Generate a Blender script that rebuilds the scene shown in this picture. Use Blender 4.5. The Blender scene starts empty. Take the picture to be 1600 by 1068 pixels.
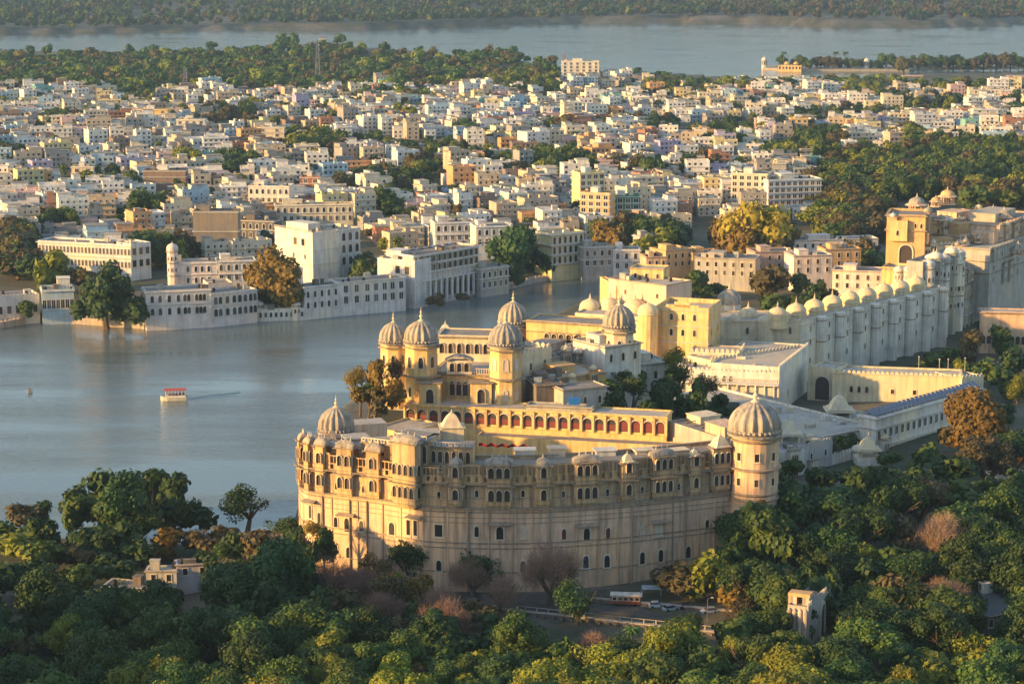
import bpy, math, random
import numpy as np
from mathutils import Vector, Matrix
random.seed(7); np.random.seed(7)
rnd = random.random
def U(a, b): return a + (b - a) * random.random()
D = bpy.data; SC = bpy.context.scene; COL = SC.collection
# ---------------------------------------------------------------- camera
CAMZ = 171.0; FPX = 3400.0; PITCH = math.radians(10.56); CX, CY = 800.0, 534.0
cd = D.cameras.new('camera'); cam = D.objects.new('camera', cd); COL.objects.link(cam)
cam.location = (0, 0, CAMZ); cam.rotation_euler = (math.radians(90) - PITCH, 0, 0)
cd.sensor_width = 36; cd.lens = FPX / 1600 * 36; cd.clip_start = 1; cd.clip_end = 40000
SC.camera = cam
# ---------------------------------------------------------------- sun and sky
SUN_EL = math.radians(12.5); SUN_AZ = math.radians(68)      # azimuth measured from the camera side (-Y) round to the left (-X)
TOSUN = Vector((-math.sin(SUN_AZ) * math.cos(SUN_EL), -math.cos(SUN_AZ) * math.cos(SUN_EL), math.sin(SUN_EL)))
sd = D.lights.new('sun', 'SUN'); sd.energy = 5.0; sd.angle = math.radians(1.2); sd.color = (1.0, 0.59, 0.19)
so = D.objects.new('sun', sd); COL.objects.link(so); so.rotation_euler = TOSUN.to_track_quat('Z', 'Y').to_euler()
so.location = (0, 0, 600)
W = D.worlds.new('World'); SC.world = W; W.use_nodes = True
nt = W.node_tree; bg = nt.nodes['Background']; sky = nt.nodes.new('ShaderNodeTexSky'); sky.sky_type = 'NISHITA'
sky.sun_disc = False; sky.sun_elevation = SUN_EL; sky.sun_rotation = math.atan2(TOSUN.x, TOSUN.y)
sky.altitude = 600; sky.air_density = 1.0; sky.dust_density = .8; sky.ozone_density = 0.6
nt.links.new(sky.outputs[0], bg.inputs[0]); bg.inputs[1].default_value = 0.15
SC.view_settings.view_transform = 'Standard'; SC.view_settings.look = 'None'
SC.view_settings.exposure = 1.18; SC.view_settings.gamma = 1
SC.render.engine = 'CYCLES'
try:
    SC.cycles.max_bounces = 5; SC.cycles.diffuse_bounces = 2; SC.cycles.glossy_bounces = 2
    SC.cycles.transmission_bounces = 2; SC.cycles.volume_bounces = 0; SC.cycles.caustics_reflective = False
except Exception: pass
HAZE = 0.00005
# ---------------------------------------------------------------- photograph <-> world
def ray(px, py):
    f = Vector((0, math.cos(PITCH), -math.sin(PITCH))); u = Vector((0, math.sin(PITCH), math.cos(PITCH)))
    return f * FPX + Vector((px - CX, 0, 0)) - u * (py - CY)
def P(px, py, z=0.0):
    d = ray(px, py); t = (z - CAMZ) / d.z; return Vector((d.x * t, d.y * t, z))
def at(px, py, Y):
    d = ray(px, py); t = Y / d.y; return Vector((d.x * t, Y, CAMZ + d.z * t))
def XofPx(px, Y, z):
    dep = Y * math.cos(PITCH) + (CAMZ - z) * math.sin(PITCH); return (px - CX) / FPX * dep
def proj(v):
    y, z = v[1], v[2] - CAMZ
    dep = y * math.cos(PITCH) - z * math.sin(PITCH); up = y * math.sin(PITCH) + z * math.cos(PITCH)
    return CX + FPX * v[0] / dep, CY - FPX * up / dep
# ---------------------------------------------------------------- materials
MATS = {}
def newmat(name):
    m = D.materials.new(name); m.use_nodes = True; n = m.node_tree
    return m, n, n.nodes['Principled BSDF']
def mix_node(n, a, b, fac, mode='MIX'):
    x = n.nodes.new('ShaderNodeMix'); x.data_type = 'RGBA'; x.blend_type = mode
    if hasattr(fac, 'links') or hasattr(fac, 'is_linked'): n.links.new(fac, x.inputs[0])
    else: x.inputs[0].default_value = fac
    for v, i in ((a, 6), (b, 7)):
        if isinstance(v, tuple): x.inputs[i].default_value = v if len(v) == 4 else (*v, 1)
        else: n.links.new(v, x.inputs[i])
    return x.outputs[2]
def noise(n, scale, detail=4, vec=None, sc=(1, 1, 1), rough=.6):
    t = n.nodes.new('ShaderNodeTexNoise'); t.inputs['Scale'].default_value = scale; t.inputs['Detail'].default_value = detail
    t.inputs['Roughness'].default_value = rough
    if vec is not None:
        mp = n.nodes.new('ShaderNodeMapping'); mp.inputs['Scale'].default_value = sc
        n.links.new(vec, mp.inputs[0]); n.links.new(mp.outputs[0], t.inputs[0])
    return t.outputs[0]
def ramp(n, src, a, b):
    r = n.nodes.new('ShaderNodeMapRange'); r.inputs[1].default_value = a; r.inputs[2].default_value = b
    n.links.new(src, r.inputs[0]); return r.outputs[0]
def wallmat(name, col, stain=(.25, .21, .17), amt=.55, rough=.85, per_object=0.0):
    """painted or lime-washed masonry with blotches and rain streaks"""
    if name in MATS: return MATS[name]
    m, n, b = newmat(name)
    pos = n.nodes.new('ShaderNodeNewGeometry').outputs['Position']
    blot = ramp(n, noise(n, .22, 5, pos), .42, .72)
    streak = ramp(n, noise(n, 1.0, 5, pos, (.9, .9, .07)), .44, .70)
    fine = ramp(n, noise(n, 2.2, 3, pos), .3, .8)
    c = mix_node(n, (*col,), (col[0] * .74, col[1] * .70, col[2] * .68), blot)
    c = mix_node(n, c, (min(.85, col[0] * 1.08), col[1] * 1.0, col[2] * .86), ramp(n, noise(n, .05, 3, pos), .5, .6))
    c2 = n.nodes.new('ShaderNodeMath'); c2.operation = 'MULTIPLY'; n.links.new(streak, c2.inputs[0]); c2.inputs[1].default_value = amt
    c = mix_node(n, c, stain, c2.outputs[0])
    c3 = n.nodes.new('ShaderNodeMath'); c3.operation = 'MULTIPLY'; n.links.new(fine, c3.inputs[0]); c3.inputs[1].default_value = .18
    c = mix_node(n, c, tuple(x * .5 for x in col), c3.outputs[0])
    if per_object:
        oi = n.nodes.new('ShaderNodeObjectInfo'); hs = n.nodes.new('ShaderNodeHueSaturation')
        mr = n.nodes.new('ShaderNodeMapRange'); mr.inputs[3].default_value = 1 - per_object; mr.inputs[4].default_value = 1 + per_object * .6
        n.links.new(oi.outputs['Random'], mr.inputs[0]); n.links.new(mr.outputs[0], hs.inputs['Value'])
        n.links.new(c, hs.inputs['Color']); c = hs.outputs[0]
    n.links.new(c, b.inputs['Base Color']); b.inputs['Roughness'].default_value = rough
    b.inputs['Specular IOR Level'].default_value = .2
    MATS[name] = m; return m
def plain(name, col, rough=.6, metal=0, spec=.4):
    if name in MATS: return MATS[name]
    m, n, b = newmat(name)
    pos = n.nodes.new('ShaderNodeNewGeometry').outputs['Position']
    c = mix_node(n, (*col,), tuple(x * .7 for x in col), ramp(n, noise(n, 1.3, 3, pos), .35, .75))
    n.links.new(c, b.inputs['Base Color']); b.inputs['Roughness'].default_value = rough; b.inputs['Metallic'].default_value = metal
    b.inputs['Specular IOR Level'].default_value = spec
    MATS[name] = m; return m
def leafmat(name, c1, c2, c3, trans=.18):
    if name in MATS: return MATS[name]
    m, n, b = newmat(name)
    tc = n.nodes.new('ShaderNodeTexCoord'); oi = n.nodes.new('ShaderNodeObjectInfo')
    ng = n.nodes.new('ShaderNodeNewGeometry')
    clump = ramp(n, noise(n, .35, 3, ng.outputs['Position']), .38, .66)
    fine = ramp(n, noise(n, 2.5, 2, ng.outputs['Position']), .35, .7)
    c = mix_node(n, c1, c2, clump); f = n.nodes.new('ShaderNodeMath'); f.operation = 'MULTIPLY'; n.links.new(fine, f.inputs[0]); f.inputs[1].default_value = .5
    c = mix_node(n, c, c3, f.outputs[0])
    hs = n.nodes.new('ShaderNodeHueSaturation'); mr = n.nodes.new('ShaderNodeMapRange')
    mr.inputs[3].default_value = .72; mr.inputs[4].default_value = 1.3; n.links.new(oi.outputs['Random'], mr.inputs[0])
    mh = n.nodes.new('ShaderNodeMapRange'); mh.inputs[3].default_value = .485; mh.inputs[4].default_value = .515
    n.links.new(ramp(n, oi.outputs['Random'], 0, 1), mh.inputs[0]); n.links.new(mh.outputs[0], hs.inputs['Hue'])
    n.links.new(mr.outputs[0], hs.inputs['Value']); n.links.new(c, hs.inputs['Color'])
    n.links.new(hs.outputs[0], b.inputs['Base Color']); b.inputs['Roughness'].default_value = .6; b.inputs['Specular IOR Level'].default_value = .25
    tr = n.nodes.new('ShaderNodeBsdfTranslucent'); n.links.new(hs.outputs[0], tr.inputs[0])
    mx = n.nodes.new('ShaderNodeMixShader'); mx.inputs[0].default_value = trans
    out = n.nodes['Material Output']; n.links.new(b.outputs[0], mx.inputs[1]); n.links.new(tr.outputs[0], mx.inputs[2]); n.links.new(mx.outputs[0], out.inputs[0])
    MATS[name] = m; return m
CREAM = wallmat('sandstone_cream', (.75, .52, .35), (.27, .19, .14), .8)
GOLD = wallmat('yellow_limewash', (.80, .56, .25), (.36, .24, .13), .75)
LIME = wallmat('pale_limewash', (.72, .62, .44), (.34, .28, .22), .5)
WHITE = wallmat('white_limewash', (.76, .71, .62), (.30, .27, .23), .6)
SHOREW = wallmat('shore_whitewash', (.72, .68, .64), (.27, .25, .24), .6)
GREYW = wallmat('weathered_grey_plaster', (.46, .43, .38), (.18, .17, .15), .6)
OCHRE = wallmat('ochre_plaster', (.66, .42, .20), (.34, .22, .14), .5)
DOMEM = wallmat('weathered_dome_plaster', (.40, .36, .31), (.10, .095, .09), .9)
DOMEY = wallmat('yellow_dome_plaster', (.74, .61, .38), (.36, .30, .22), .7)
SAND = wallmat('ochre_sandstone', (.62, .43, .23), (.20, .14, .09), .95)
ROOFM = wallmat('roof_screed', (.30, .27, .24), (.12, .11, .10), .6)
ROOFL = wallmat('pale_roof_screed', (.50, .46, .40), (.2, .18, .16), .5)
STONE = wallmat('dark_rubble_stone', (.20, .17, .15), (.07, .06, .05), .7)
BANDM = wallmat('stained_cornice', (.36, .29, .22), (.12, .10, .08), .7)
GLASS = plain('dark_window', (.035, .032, .035), .25)
gm = GLASS.node_tree; oi_ = gm.nodes.new('ShaderNodeObjectInfo'); gm.links.new(mix_node(gm, (.025, .023, .026), (.15, .12, .10), ramp(gm, oi_.outputs['Random'], .55, 1.1)), gm.nodes['Principled BSDF'].inputs['Base Color'])
GLASSB = plain('shaded_opening', (.06, .045, .04), .6)  # flat dark pane; the gloom inside open arches is put into its colour
REDN = plain('red_painted_panel', (.22, .05, .04), .7)
REDC = plain('crimson_cloth', (.50, .015, .05), .8)
TRIM = wallmat('window_trim', (.70, .60, .46), (.35, .28, .22), .4)
TRIMW = wallmat('white_window_trim', (.70, .68, .64), (.35, .32, .3), .35)
METAL = plain('grey_metal', (.25, .26, .27), .5, .6)
TANK = plain('black_tank_plastic', (.015, .015, .017), .5)
BARK = wallmat('bark', (.14, .10, .075), (.05, .04, .03), .6)
# ---------------------------------------------------------------- mesh helpers
class MB:
    def __init__(s): s.v = []; s.f = []; s.m = []; s.mi = 0
    def face(s, pts):
        k = len(s.v); s.v += [tuple(p) for p in pts]; s.f.append(tuple(range(k, k + len(pts)))); s.m.append(s.mi)
    def add(s, vs, fs):
        k = len(s.v); s.v += [tuple(p) for p in vs]; s.f += [tuple(i + k for i in f) for f in fs]; s.m += [s.mi] * len(fs)
    def prism(s, poly, z0, z1, top=True, bot=False):
        n = len(poly); vs = [(p[0], p[1], z0) for p in poly] + [(p[0], p[1], z1) for p in poly]
        fs = [(i, (i + 1) % n, n + (i + 1) % n, n + i) for i in range(n)]
        if top: fs.append(tuple(range(n, 2 * n)))
        if bot: fs.append(tuple(range(n - 1, -1, -1)))
        s.add(vs, fs)
    def box(s, c, u, w, d, z0, z1):
        """c centre xy, u unit direction of width w, depth d"""
        ux, uy = u[0] * w / 2, u[1] * w / 2; vx, vy = -u[1] * d / 2, u[0] * d / 2
        s.prism([(c[0] - ux - vx, c[1] - uy - vy), (c[0] + ux - vx, c[1] + uy - vy), (c[0] + ux + vx, c[1] + uy + vy), (c[0] - ux + vx, c[1] - uy + vy)], z0, z1, True, True)
    def lathe(s, prof, n=20, c=(0, 0, 0), rib=0, nr=0, cap=False):
        k = len(s.v)
        for (r, z) in prof:
            for i in range(n):
                a = 2 * math.pi * i / n; rr = r * (1 - rib * (0.5 + .5 * math.cos(nr * a)) if nr else 1)
                s.v.append((c[0] + rr * math.cos(a), c[1] + rr * math.sin(a), c[2] + z))
        for j in range(len(prof) - 1):
            for i in range(n):
                a, b = k + j * n + i, k + j * n + (i + 1) % n
                s.f.append((a, b, b + n, a + n)); s.m.append(s.mi)
        if cap: s.f.append(tuple(k + (len(prof) - 1) * n + i for i in range(n))); s.m.append(s.mi)
    def tube(s, a, b, r0, r1, n=6):
        a, b = Vector(a), Vector(b); d = (b - a).normalized(); q = d.to_track_quat('Z', 'Y').to_matrix()
        x, y = q @ Vector((1, 0, 0)), q @ Vector((0, 1, 0)); vs = []
        for p, r in ((a, r0), (b, r1)):
            for i in range(n):
                t = 2 * math.pi * i / n; vs.append(p + x * r * math.cos(t) + y * r * math.sin(t))
        s.add(vs, [(i, (i + 1) % n, n + (i + 1) % n, n + i) for i in range(n)] + [tuple(range(n, 2 * n))])
    def mesh(s, name, mats, off=(0, 0, 0), smooth=False):
        me = D.meshes.new(name); o = Vector(off)
        me.from_pydata([(a - o.x, b - o.y, c - o.z) for a, b, c in s.v], [], s.f)
        for m in (mats if isinstance(mats, (list, tuple)) else [mats]): me.materials.append(m)
        if any(s.m): me.polygons.foreach_set('material_index', s.m)
        if smooth: me.polygons.foreach_set('use_smooth', [True] * len(s.f))
        me.update(); return me
    def build(s, name, mats, parent=None, smooth=False):
        r = rootof(parent); off = r.location if r is not None else (0, 0, 0)
        o = D.objects.new(name, s.mesh(name, mats, off, smooth)); COL.objects.link(o)
        if parent is not None: o.parent = parent
        return o
def rootof(o):
    while o is not None and o.parent is not None: o = o.parent
    return o
def tag(o, label=None, cat=None, group=None, kind=None):
    if label: o['label'] = label
    if cat: o['category'] = cat
    if group: o['group'] = group
    if kind: o['kind'] = kind
    return o
def empty(name, loc, label, cat, group=None):
    o = D.objects.new(name, None); COL.objects.link(o); o.location = loc; o.empty_display_size = 1
    return tag(o, label, cat, group)
def inst(name, me, parent, pos, rz=0, sc=(1, 1, 1), mat=None):
    """object of shared mesh at WORLD position pos below parent (whose root is never rotated)"""
    o = D.objects.new(name, me); COL.objects.link(o)
    if parent is not None:
        o.parent = parent; o.location = Vector(pos) - rootof(parent).location
    else: o.location = pos
    o.rotation_euler = (0, 0, rz); o.scale = sc
    if mat is not None:
        o.material_slots[0].link = 'OBJECT'; o.material_slots[0].material = mat
    return o
# unit window meshes: x across (-.5...5), z up from 0 to 1, outward is -y
def arch_pts(w, h, n=5, spring=.62, pointed=True):
    p = [(-w / 2, 0), (-w / 2, h * spring)]
    for i in range(1, n * 2):
        t = i / (n * 2); a = math.pi * (1 - t)
        y = math.sin(a); y = y ** .8 if not pointed else y ** .75
        p.append((w / 2 * math.cos(a), h * spring + h * (1 - spring) * y))
    p += [(w / 2, h * spring), (w / 2, 0)]
    return p
def window_mesh(key, arch, fw=.12, mats=None, sill=True, proud=.14, mull=0):
    mb = MB(); O = arch_pts(1, 1) if arch else [(-.5, 0), (-.5, 1), (.5, 1), (.5, 0)]
    I = arch_pts(1 - 2 * fw, 1 - fw * .8) if arch else [(-.5 + fw, fw * .5), (-.5 + fw, 1 - fw * .7), (.5 - fw, 1 - fw * .7), (.5 - fw, fw * .5)]
    mb.mi = 0
    for i in range(len(O) - 1 if arch else len(O)):
        j = (i + 1) % len(O); a, b, c, d = O[i], O[j], I[j], I[i]
        mb.face([(a[0], -proud, a[1]), (d[0], -proud, d[1]), (c[0], -proud, c[1]), (b[0], -proud, b[1])])
        mb.face([(a[0], -proud, a[1]), (b[0], -proud, b[1]), (b[0], .05, b[1]), (a[0], .05, a[1])])
        mb.face([(d[0], -proud, d[1]), (d[0], -.02, d[1]), (c[0], -.02, c[1]), (c[0], -proud, c[1])])
    if sill: mb.box((0, -proud * .8), (1, 0), 1.2, proud * 2.4, -.07, 0.0)
    for k in range(mull):
        x = -.5 + (k + 1) / (mull + 1); mb.box((x, -.05), (1, 0), .05, .05, .03, .93)
    mb.mi = 1; mb.face([(x, -.025, z) for x, z in I][::1])
    return mb.mesh(key, mats)
WM = {
 'arch': window_mesh('window_arched', True, .13, [TRIM, GLASS]),
 'archw': window_mesh('window_arched_white', True, .12, [TRIMW, GLASS]),
 'archred': window_mesh('window_arched_red', True, .10, [TRIM, REDN], False, .45),
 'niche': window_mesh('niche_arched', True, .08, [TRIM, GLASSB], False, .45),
 'rect': window_mesh('window_rect', False, .12, [TRIM, GLASS]),
 'rectw': window_mesh('window_rect_white', False, .10, [TRIMW, GLASS], True, .12, 1),
 'blind': window_mesh('window_blind', True, .16, [TRIM, TRIM]),
}
def dome_mesh(key, mat, kind='fluted'):
    mb = MB()
    if kind == 'fluted':
        pr = [(.93, 0), (1.0, .10), (1.03, .22), (1.02, .34), (.95, .5), (.82, .66), (.63, .8), (.4, .91), (.2, .97), (.1, 1.0)]
        mb.lathe(pr, 96, rib=.11, nr=16)
        mb.lathe([(.97, -.10), (1.07, -.08), (1.07, -.02), (.93, 0)], 32)
        mb.lathe([(.98, .02), (1.09, .05), (1.04, .13), (.96, .14)], 64, rib=.08, nr=32)
    elif kind == 'smooth':
        pr = [(1, 0), (1.04, .15), (1.02, .34), (.93, .52), (.76, .7), (.52, .84), (.28, .93), (.12, 1.0), (.06, 1.05)]
        mb.lathe(pr, 24); mb.lathe([(1.08, -.12), (1.12, -.04), (1.0, 0)], 24)
    elif kind == 'pyramid':
        pr = [(1.25, -.05), (1.22, .0), (1.0, .1), (.8, .4), (.55, .72), (.25, .95), (.08, 1.02)]
        mb.lathe(pr, 4)
    me = mb.mesh(key, mat, smooth=(kind == 'smooth')); return me
DM = {'fluted': dome_mesh('dome_fluted', DOMEM), 'smooth': dome_mesh('dome_smooth', DOMEY, 'smooth'), 'pyramid': dome_mesh('roof_pyramid', LIME, 'pyramid')}
fm = MB(); fm.lathe([(.42, -.06), (.46, .04), (.2, .1), (.12, .2), (.24, .28), (.26, .36), (.12, .44), (.08, .52), (.17, .6), (.1, .68), (.05, .76), (.02, 1.0)], 10)
FINM = fm.mesh('finial', LIME)
def dome(parent, pos, r, h, kind='fluted', fin=None, mat=None, rz=0):
    o = inst('dome', DM[kind], parent, pos, rz, (r, r, h), mat)
    if fin is None: fin = h * .55
    inst('finial', FINM, parent, (pos[0], pos[1], pos[2] + h * .97), 0, (r * .42, r * .42, fin))
    return o
def ngon(c, r, n, rot=0): return [(c[0] + r * math.cos(rot + 2 * math.pi * i / n), c[1] + r * math.sin(rot + 2 * math.pi * i / n)) for i in range(n)]
def chhatri(parent, pos, r, h, kind='pyramid', ncol=4, mat=None, dmat=None, name='pavilion'):
    """open pillared kiosk, its base at pos"""
    mb = MB(); x, y, z = pos; n = 4 if kind == 'pyramid' else 8; rot = math.pi / 4 if n == 4 else math.pi / 8
    mb.prism(ngon((x, y), r * 1.25, n, rot), z - .3, z + .25, True)
    for (cx, cy) in ngon((x, y), r, n if ncol <= n else ncol, rot): mb.box((cx, cy), (1, 0), r * .16, r * .16, z + .25, z + h)
    mb.prism(ngon((x, y), r * 1.12, n, rot), z + h, z + h + r * .15, True, True)
    mb.lathe([(r * 1.55, h - r * .04), (r * 1.5, h + r * .06), (r * 1.1, h + r * .22)], n, (x, y, z)) if n == 8 else mb.prism(ngon((x, y), r * 1.5, 4, rot), z + h - .03 * r, z + h + .08 * r, True, True)
    p = mb.build(name, mat or LIME, parent)
    dome(p, (x, y, z + h + r * .16), r, r * (.95 if kind == 'pyramid' else .9), kind, r * .5, dmat, math.pi / 4 if kind == 'pyramid' else 0)
    return p
def octower(parent, pos, r, h, levels, mat, dk='fluted', dr=1.0, dh=1.15, n=8, wins=((.6, 1.1, 2.2),), skirt=6, dmat=None, fin=None, wk='arch'):
    """octagonal or round dome tower; levels = list of (fraction, protrusion) bands"""
    mb = MB(); x, y, z = pos; rot = math.pi / n
    mb.prism(ngon((x, y), r, n, rot), z - skirt, z + h)
    t = mb.build('tower', mat, parent)
    for (fr, out) in levels:
        bb = MB(); bb.lathe([(r, fr * h - .5), (r + out, fr * h - .15), (r + out, fr * h + .12), (r, fr * h + .3)], n if n < 20 else 40, (x, y, z)) if n >= 20 else bb.prism(ngon((x, y), r + out, n, rot), z + fr * h - .22, z + fr * h + .16, True, True)
        bb.build('eave', BANDM, t)
    ap = r * math.cos(math.pi / n)
    for (fr, w, hh) in wins:
        for i in range(8):
            a = -math.pi / 2 + i * math.pi / 4
            if math.sin(a) > .3: continue
            inst('window', WM[wk], t, (x + math.cos(a) * (ap + .02), y + math.sin(a) * (ap + .02), z + fr * h), a + math.pi / 2, (w, 1, hh))
    dome(t, (x, y, z + h + .12 * r * dh), r * dr, r * dh, dk, fin, dmat)
    return t
# ---------------------------------------------------------------- generic building
class B:
    def __init__(s, name, label, cat, px1, Y1, px2, Y2, yb, yt, depth, mat, roof=ROOFM, skirt=8, para=.9, group=None, parent=None, zb=None, zt=None):
        a = at(px1, yb, Y1); s.z0 = a.z if zb is None else zb
        s.z1 = at(px1, yt, Y1).z if zt is None else zt
        zt_ = s.z1
        s.Y1 = Y1; s.px1 = px1
        A = Vector((XofPx(px1, Y1, (s.z0 + zt_) / 2), Y1)); Bb = Vector((XofPx(px2, Y2, (s.z0 + zt_) / 2), Y2))
        u = (Bb - A).normalized(); nrm = Vector((u.y, -u.x)); C = Bb - nrm * depth; Dd = A - nrm * depth
        s.c = [A, Bb, C, Dd]; s.u = u; s.n = nrm; s.mat = mat; s.w = (Bb - A).length; s.d = depth
        cen = (A + Bb + C + Dd) / 4
        if parent is None: s.root = empty(name, (cen.x, cen.y, s.z0), label, cat, group); wn = 'wall'; s.wp = s.root
        else: s.root = parent; wn = name; s.wp = None
        mb = MB(); mb.prism(s.c, s.z0 - skirt, s.z1, False); ztop = s.z1 + para
        ins = [p + (cen - p).normalized() * .45 for p in s.c]
        for i in range(4):
            j = (i + 1) % 4; a, b, c, d = s.c[i], s.c[j], ins[j], ins[i]
            mb.face([(a.x, a.y, s.z1), (b.x, b.y, s.z1), (b.x, b.y, ztop), (a.x, a.y, ztop)])
            mb.face([(a.x, a.y, ztop), (b.x, b.y, ztop), (c.x, c.y, ztop), (d.x, d.y, ztop)])
            mb.face([(d.x, d.y, ztop), (c.x, c.y, ztop), (c.x, c.y, s.z1), (d.x, d.y, s.z1)])
        o = mb.build(wn, mat, s.root if parent is None else parent)
        if s.wp is None: s.wp = o
        r = MB(); r.face([(p.x, p.y, s.z1 - .05) for p in ins]); r.build('roof', roof, s.wp)
    def fr(s, face):
        A, Bb, C, Dd = s.c
        return {'F': (A, s.u, s.n, s.w), 'R': (Bb, -s.n, s.u, s.d), 'L': (Dd, s.n, -s.u, s.d), 'K': (C, -s.u, -s.n, s.w)}[face]
    def zy(s, y): return at(s.px1, y, s.Y1).z
    def win(s, face, ts, z, w, h, kind='arch', name='window'):
        o, u, n, L = s.fr(face); rz = math.atan2(u.y, u.x); g = getattr(s, 'ws', 1.0); w *= g; h *= g
        if isinstance(ts, int): ts = [(i + .5) / ts for i in range(ts)]
        for t in ts:
            p = o + u * (L * t) + n * .02
            inst(name, WM[kind], s.wp, (p.x, p.y, z), rz, (w, 1, h))
        return s
    def band(s, zs, out=.5, th=.35, mat=None, faces=True):
        mb = MB()
        cen = sum(s.c, Vector((0, 0))) / 4
        for z in zs:
            A, Bb, C, Dd = s.c
            q = [A - s.u * out + s.n * out, Bb + s.u * out + s.n * out, C + s.u * out - s.n * out, Dd - s.u * out - s.n * out]
            ii = [A + s.u * .1 - s.n * .1, Bb - s.u * .1 - s.n * .1, C - s.u * .1 + s.n * .1, Dd + s.u * .1 + s.n * .1]
            for i in range(4):
                j = (i + 1) % 4; a, b, c, d = q[i], q[j], ii[j], ii[i]
                mb.face([(a.x, a.y, z), (b.x, b.y, z), (b.x, b.y, z + th), (a.x, a.y, z + th)])
                mb.face([(a.x, a.y, z + th), (b.x, b.y, z + th), (c.x, c.y, z + th), (d.x, d.y, z + th)])
                mb.face([(d.x, d.y, z), (c.x, c.y, z), (b.x, b.y, z), (a.x, a.y, z)])
        mb.build('cornice', mat or BANDM, s.wp); return s
    def cren(s, faces, h=1.1, sp=1.6, z=None, mat=None):
        mb = MB(); z = s.z1 + .9 if z is None else z
        for f in faces:
            o, u, n, L = s.fr(f); k = max(2, int(L / sp))
            for i in range(k):
                p = o + u * (L * (i + .5) / k) - n * .2; a = p - u * sp * .36; b = p + u * sp * .36
                vs = [];
                for q in (n * .15, -n * .15):
                    vs += [(a.x + q.x, a.y + q.y, z - .05), (b.x + q.x, b.y + q.y, z - .05), (b.x + q.x, b.y + q.y, z + h * .55), (p.x + q.x, p.y + q.y, z + h), (a.x + q.x, a.y + q.y, z + h * .55)]
                mb.add(vs, [(0, 1, 2, 3, 4), (9, 8, 7, 6, 5), (1, 6, 7, 2), (2, 7, 8, 3), (3, 8, 9, 4), (4, 9, 5, 0)])
        mb.build('battlement', mat or s.mat, s.wp); return s
    def rail(s, faces, z=None, h=1.0, sp=.8, mat=None):
        mb = MB(); z = s.z1 if z is None else z
        for f in faces:
            o, u, n, L = s.fr(f); m = o + u * L / 2 + n * .35
            mb.box(m, u, L, .14, z + h - .15, z + h); k = int(L / sp)
            for i in range(k):
                p = o + u * (L * (i + .5) / k) + n * .35; mb.box(p, u, .16, .12, z, z + h - .15)
        mb.build('balustrade', mat or TRIM, s.wp); return s
    def top(s, t, q, dz=0):
        """world point on the roof at fractions t along front, q back"""
        A = s.c[0]; p = A + s.u * (s.w * t) - s.n * (s.d * q); return Vector((p.x, p.y, s.z1 + dz))
    def block(s, t0, t1, q0, q1, h, mat=None, name='roof_room', para=.35, z=None):
        a, b, c, d = s.top(t0, q0), s.top(t1, q0), s.top(t1, q1), s.top(t0, q1); z = s.z1 if z is None else z
        mb = MB(); mb.prism([a, b, c, d], z - .1, z + h, True); cen = (a + b + c + d) / 4
        mb.prism([p + (p - cen).normalized() * .35 for p in (a, b, c, d)], z + h, z + h + .22, True, True)
        return mb.build(name, mat or s.mat, s.wp)
    def busy(s, face, n, seed=1, zmin=None, mat=None):
        """jutting bays, chajjas and pilasters of an old palace facade"""
        rs = random.Random(seed); o, u, nn, L = s.fr(face); rz = math.atan2(u.y, u.x); zmin = s.z0 + 4 if zmin is None else zmin
        for i in range(n):
            t = (i + .5 + rs.uniform(-.2, .2)) / n; w = rs.uniform(2.6, 4.6); ztop = s.z1 - rs.choice([-1.5, 0, 0, 4, 7]); zb = max(zmin, ztop - rs.choice([4.5, 9, 13.5])); out = rs.uniform(.8, 1.6)
            if ztop - zb < 3: continue
            p = o + u * (L * t) + nn * (out / 2); mb = MB(); mb.box(p, u, w, out, zb, ztop); m_ = rs.choice([mat or s.mat, s.mat, TRIM]); b0 = mb.build('bay', m_, s.wp)
            mb = MB(); mb.box(p, u, w + 1.2, out + 1.0, ztop, ztop + .25); mb.build('bay_roof', BANDM, b0)
            if ztop > s.z1 - 1 and rs.random() < .7: dome(b0, (p.x, p.y, ztop + .25), w * .42, w * .42, 'smooth', w * .3, rs.choice([DOMEM, WHITE, DOMEY]))
            f = p + nn * (out / 2 + .02); z = ztop - 3.6
            while z > zb:
                for k in (-1, 0, 1): q = f + u * k * w * .3; inst('window', WM['niche'], b0, (q.x, q.y, z), rz, (w * .24, .6, 2.4))
                z -= 4.5
        return s
    def clutter(s, n, seed=1):
        """tanks, small cooler boxes and stair heads on a flat roof"""
        rs = random.Random(seed)
        for i in range(n):
            t, q = rs.uniform(.06, .94), rs.uniform(.1, .9); v = s.top(t, q); k = rs.random()
            if k < .35:
                mb = MB(); mb.lathe([(.62, 0), (.65, .1), (.65, 1.2), (.3, 1.5), (.01, 1.5)], 10, tuple(v)); mb.build('water_tank', TANK if k < .25 else WHITE, s.wp)
            else:
                w, d, h = rs.uniform(.9, 3.2), rs.uniform(.9, 2.6), rs.uniform(.7, 2.6); mb = MB(); mb.box(v, s.u, w, d, s.z1 - .1, s.z1 + h); mb.box(v, s.u, w + .3, d + .3, s.z1 + h, s.z1 + h + .12); mb.build('roof_box', rs.choice([WHITE, GREYW, LIME, STONE, ROOFL]), s.wp)
        return s
    def cols(s, face, n, z0, z1, out=2.0, r=.3, mat=None, name='colonnade', slab=True):
        o, u, nn, L = s.fr(face); mb = MB()
        for i in range(n):
            p = o + u * (L * (i + .5) / n) + nn * out; mb.box(p, u, r * 2, r * 2, z0, z1)
        if slab: mb.box(o + u * L / 2 + nn * (out / 2 + .2), u, L, out + .6, z1, z1 + .35)
        mb.build(name, mat or s.mat, s.wp); return s

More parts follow.
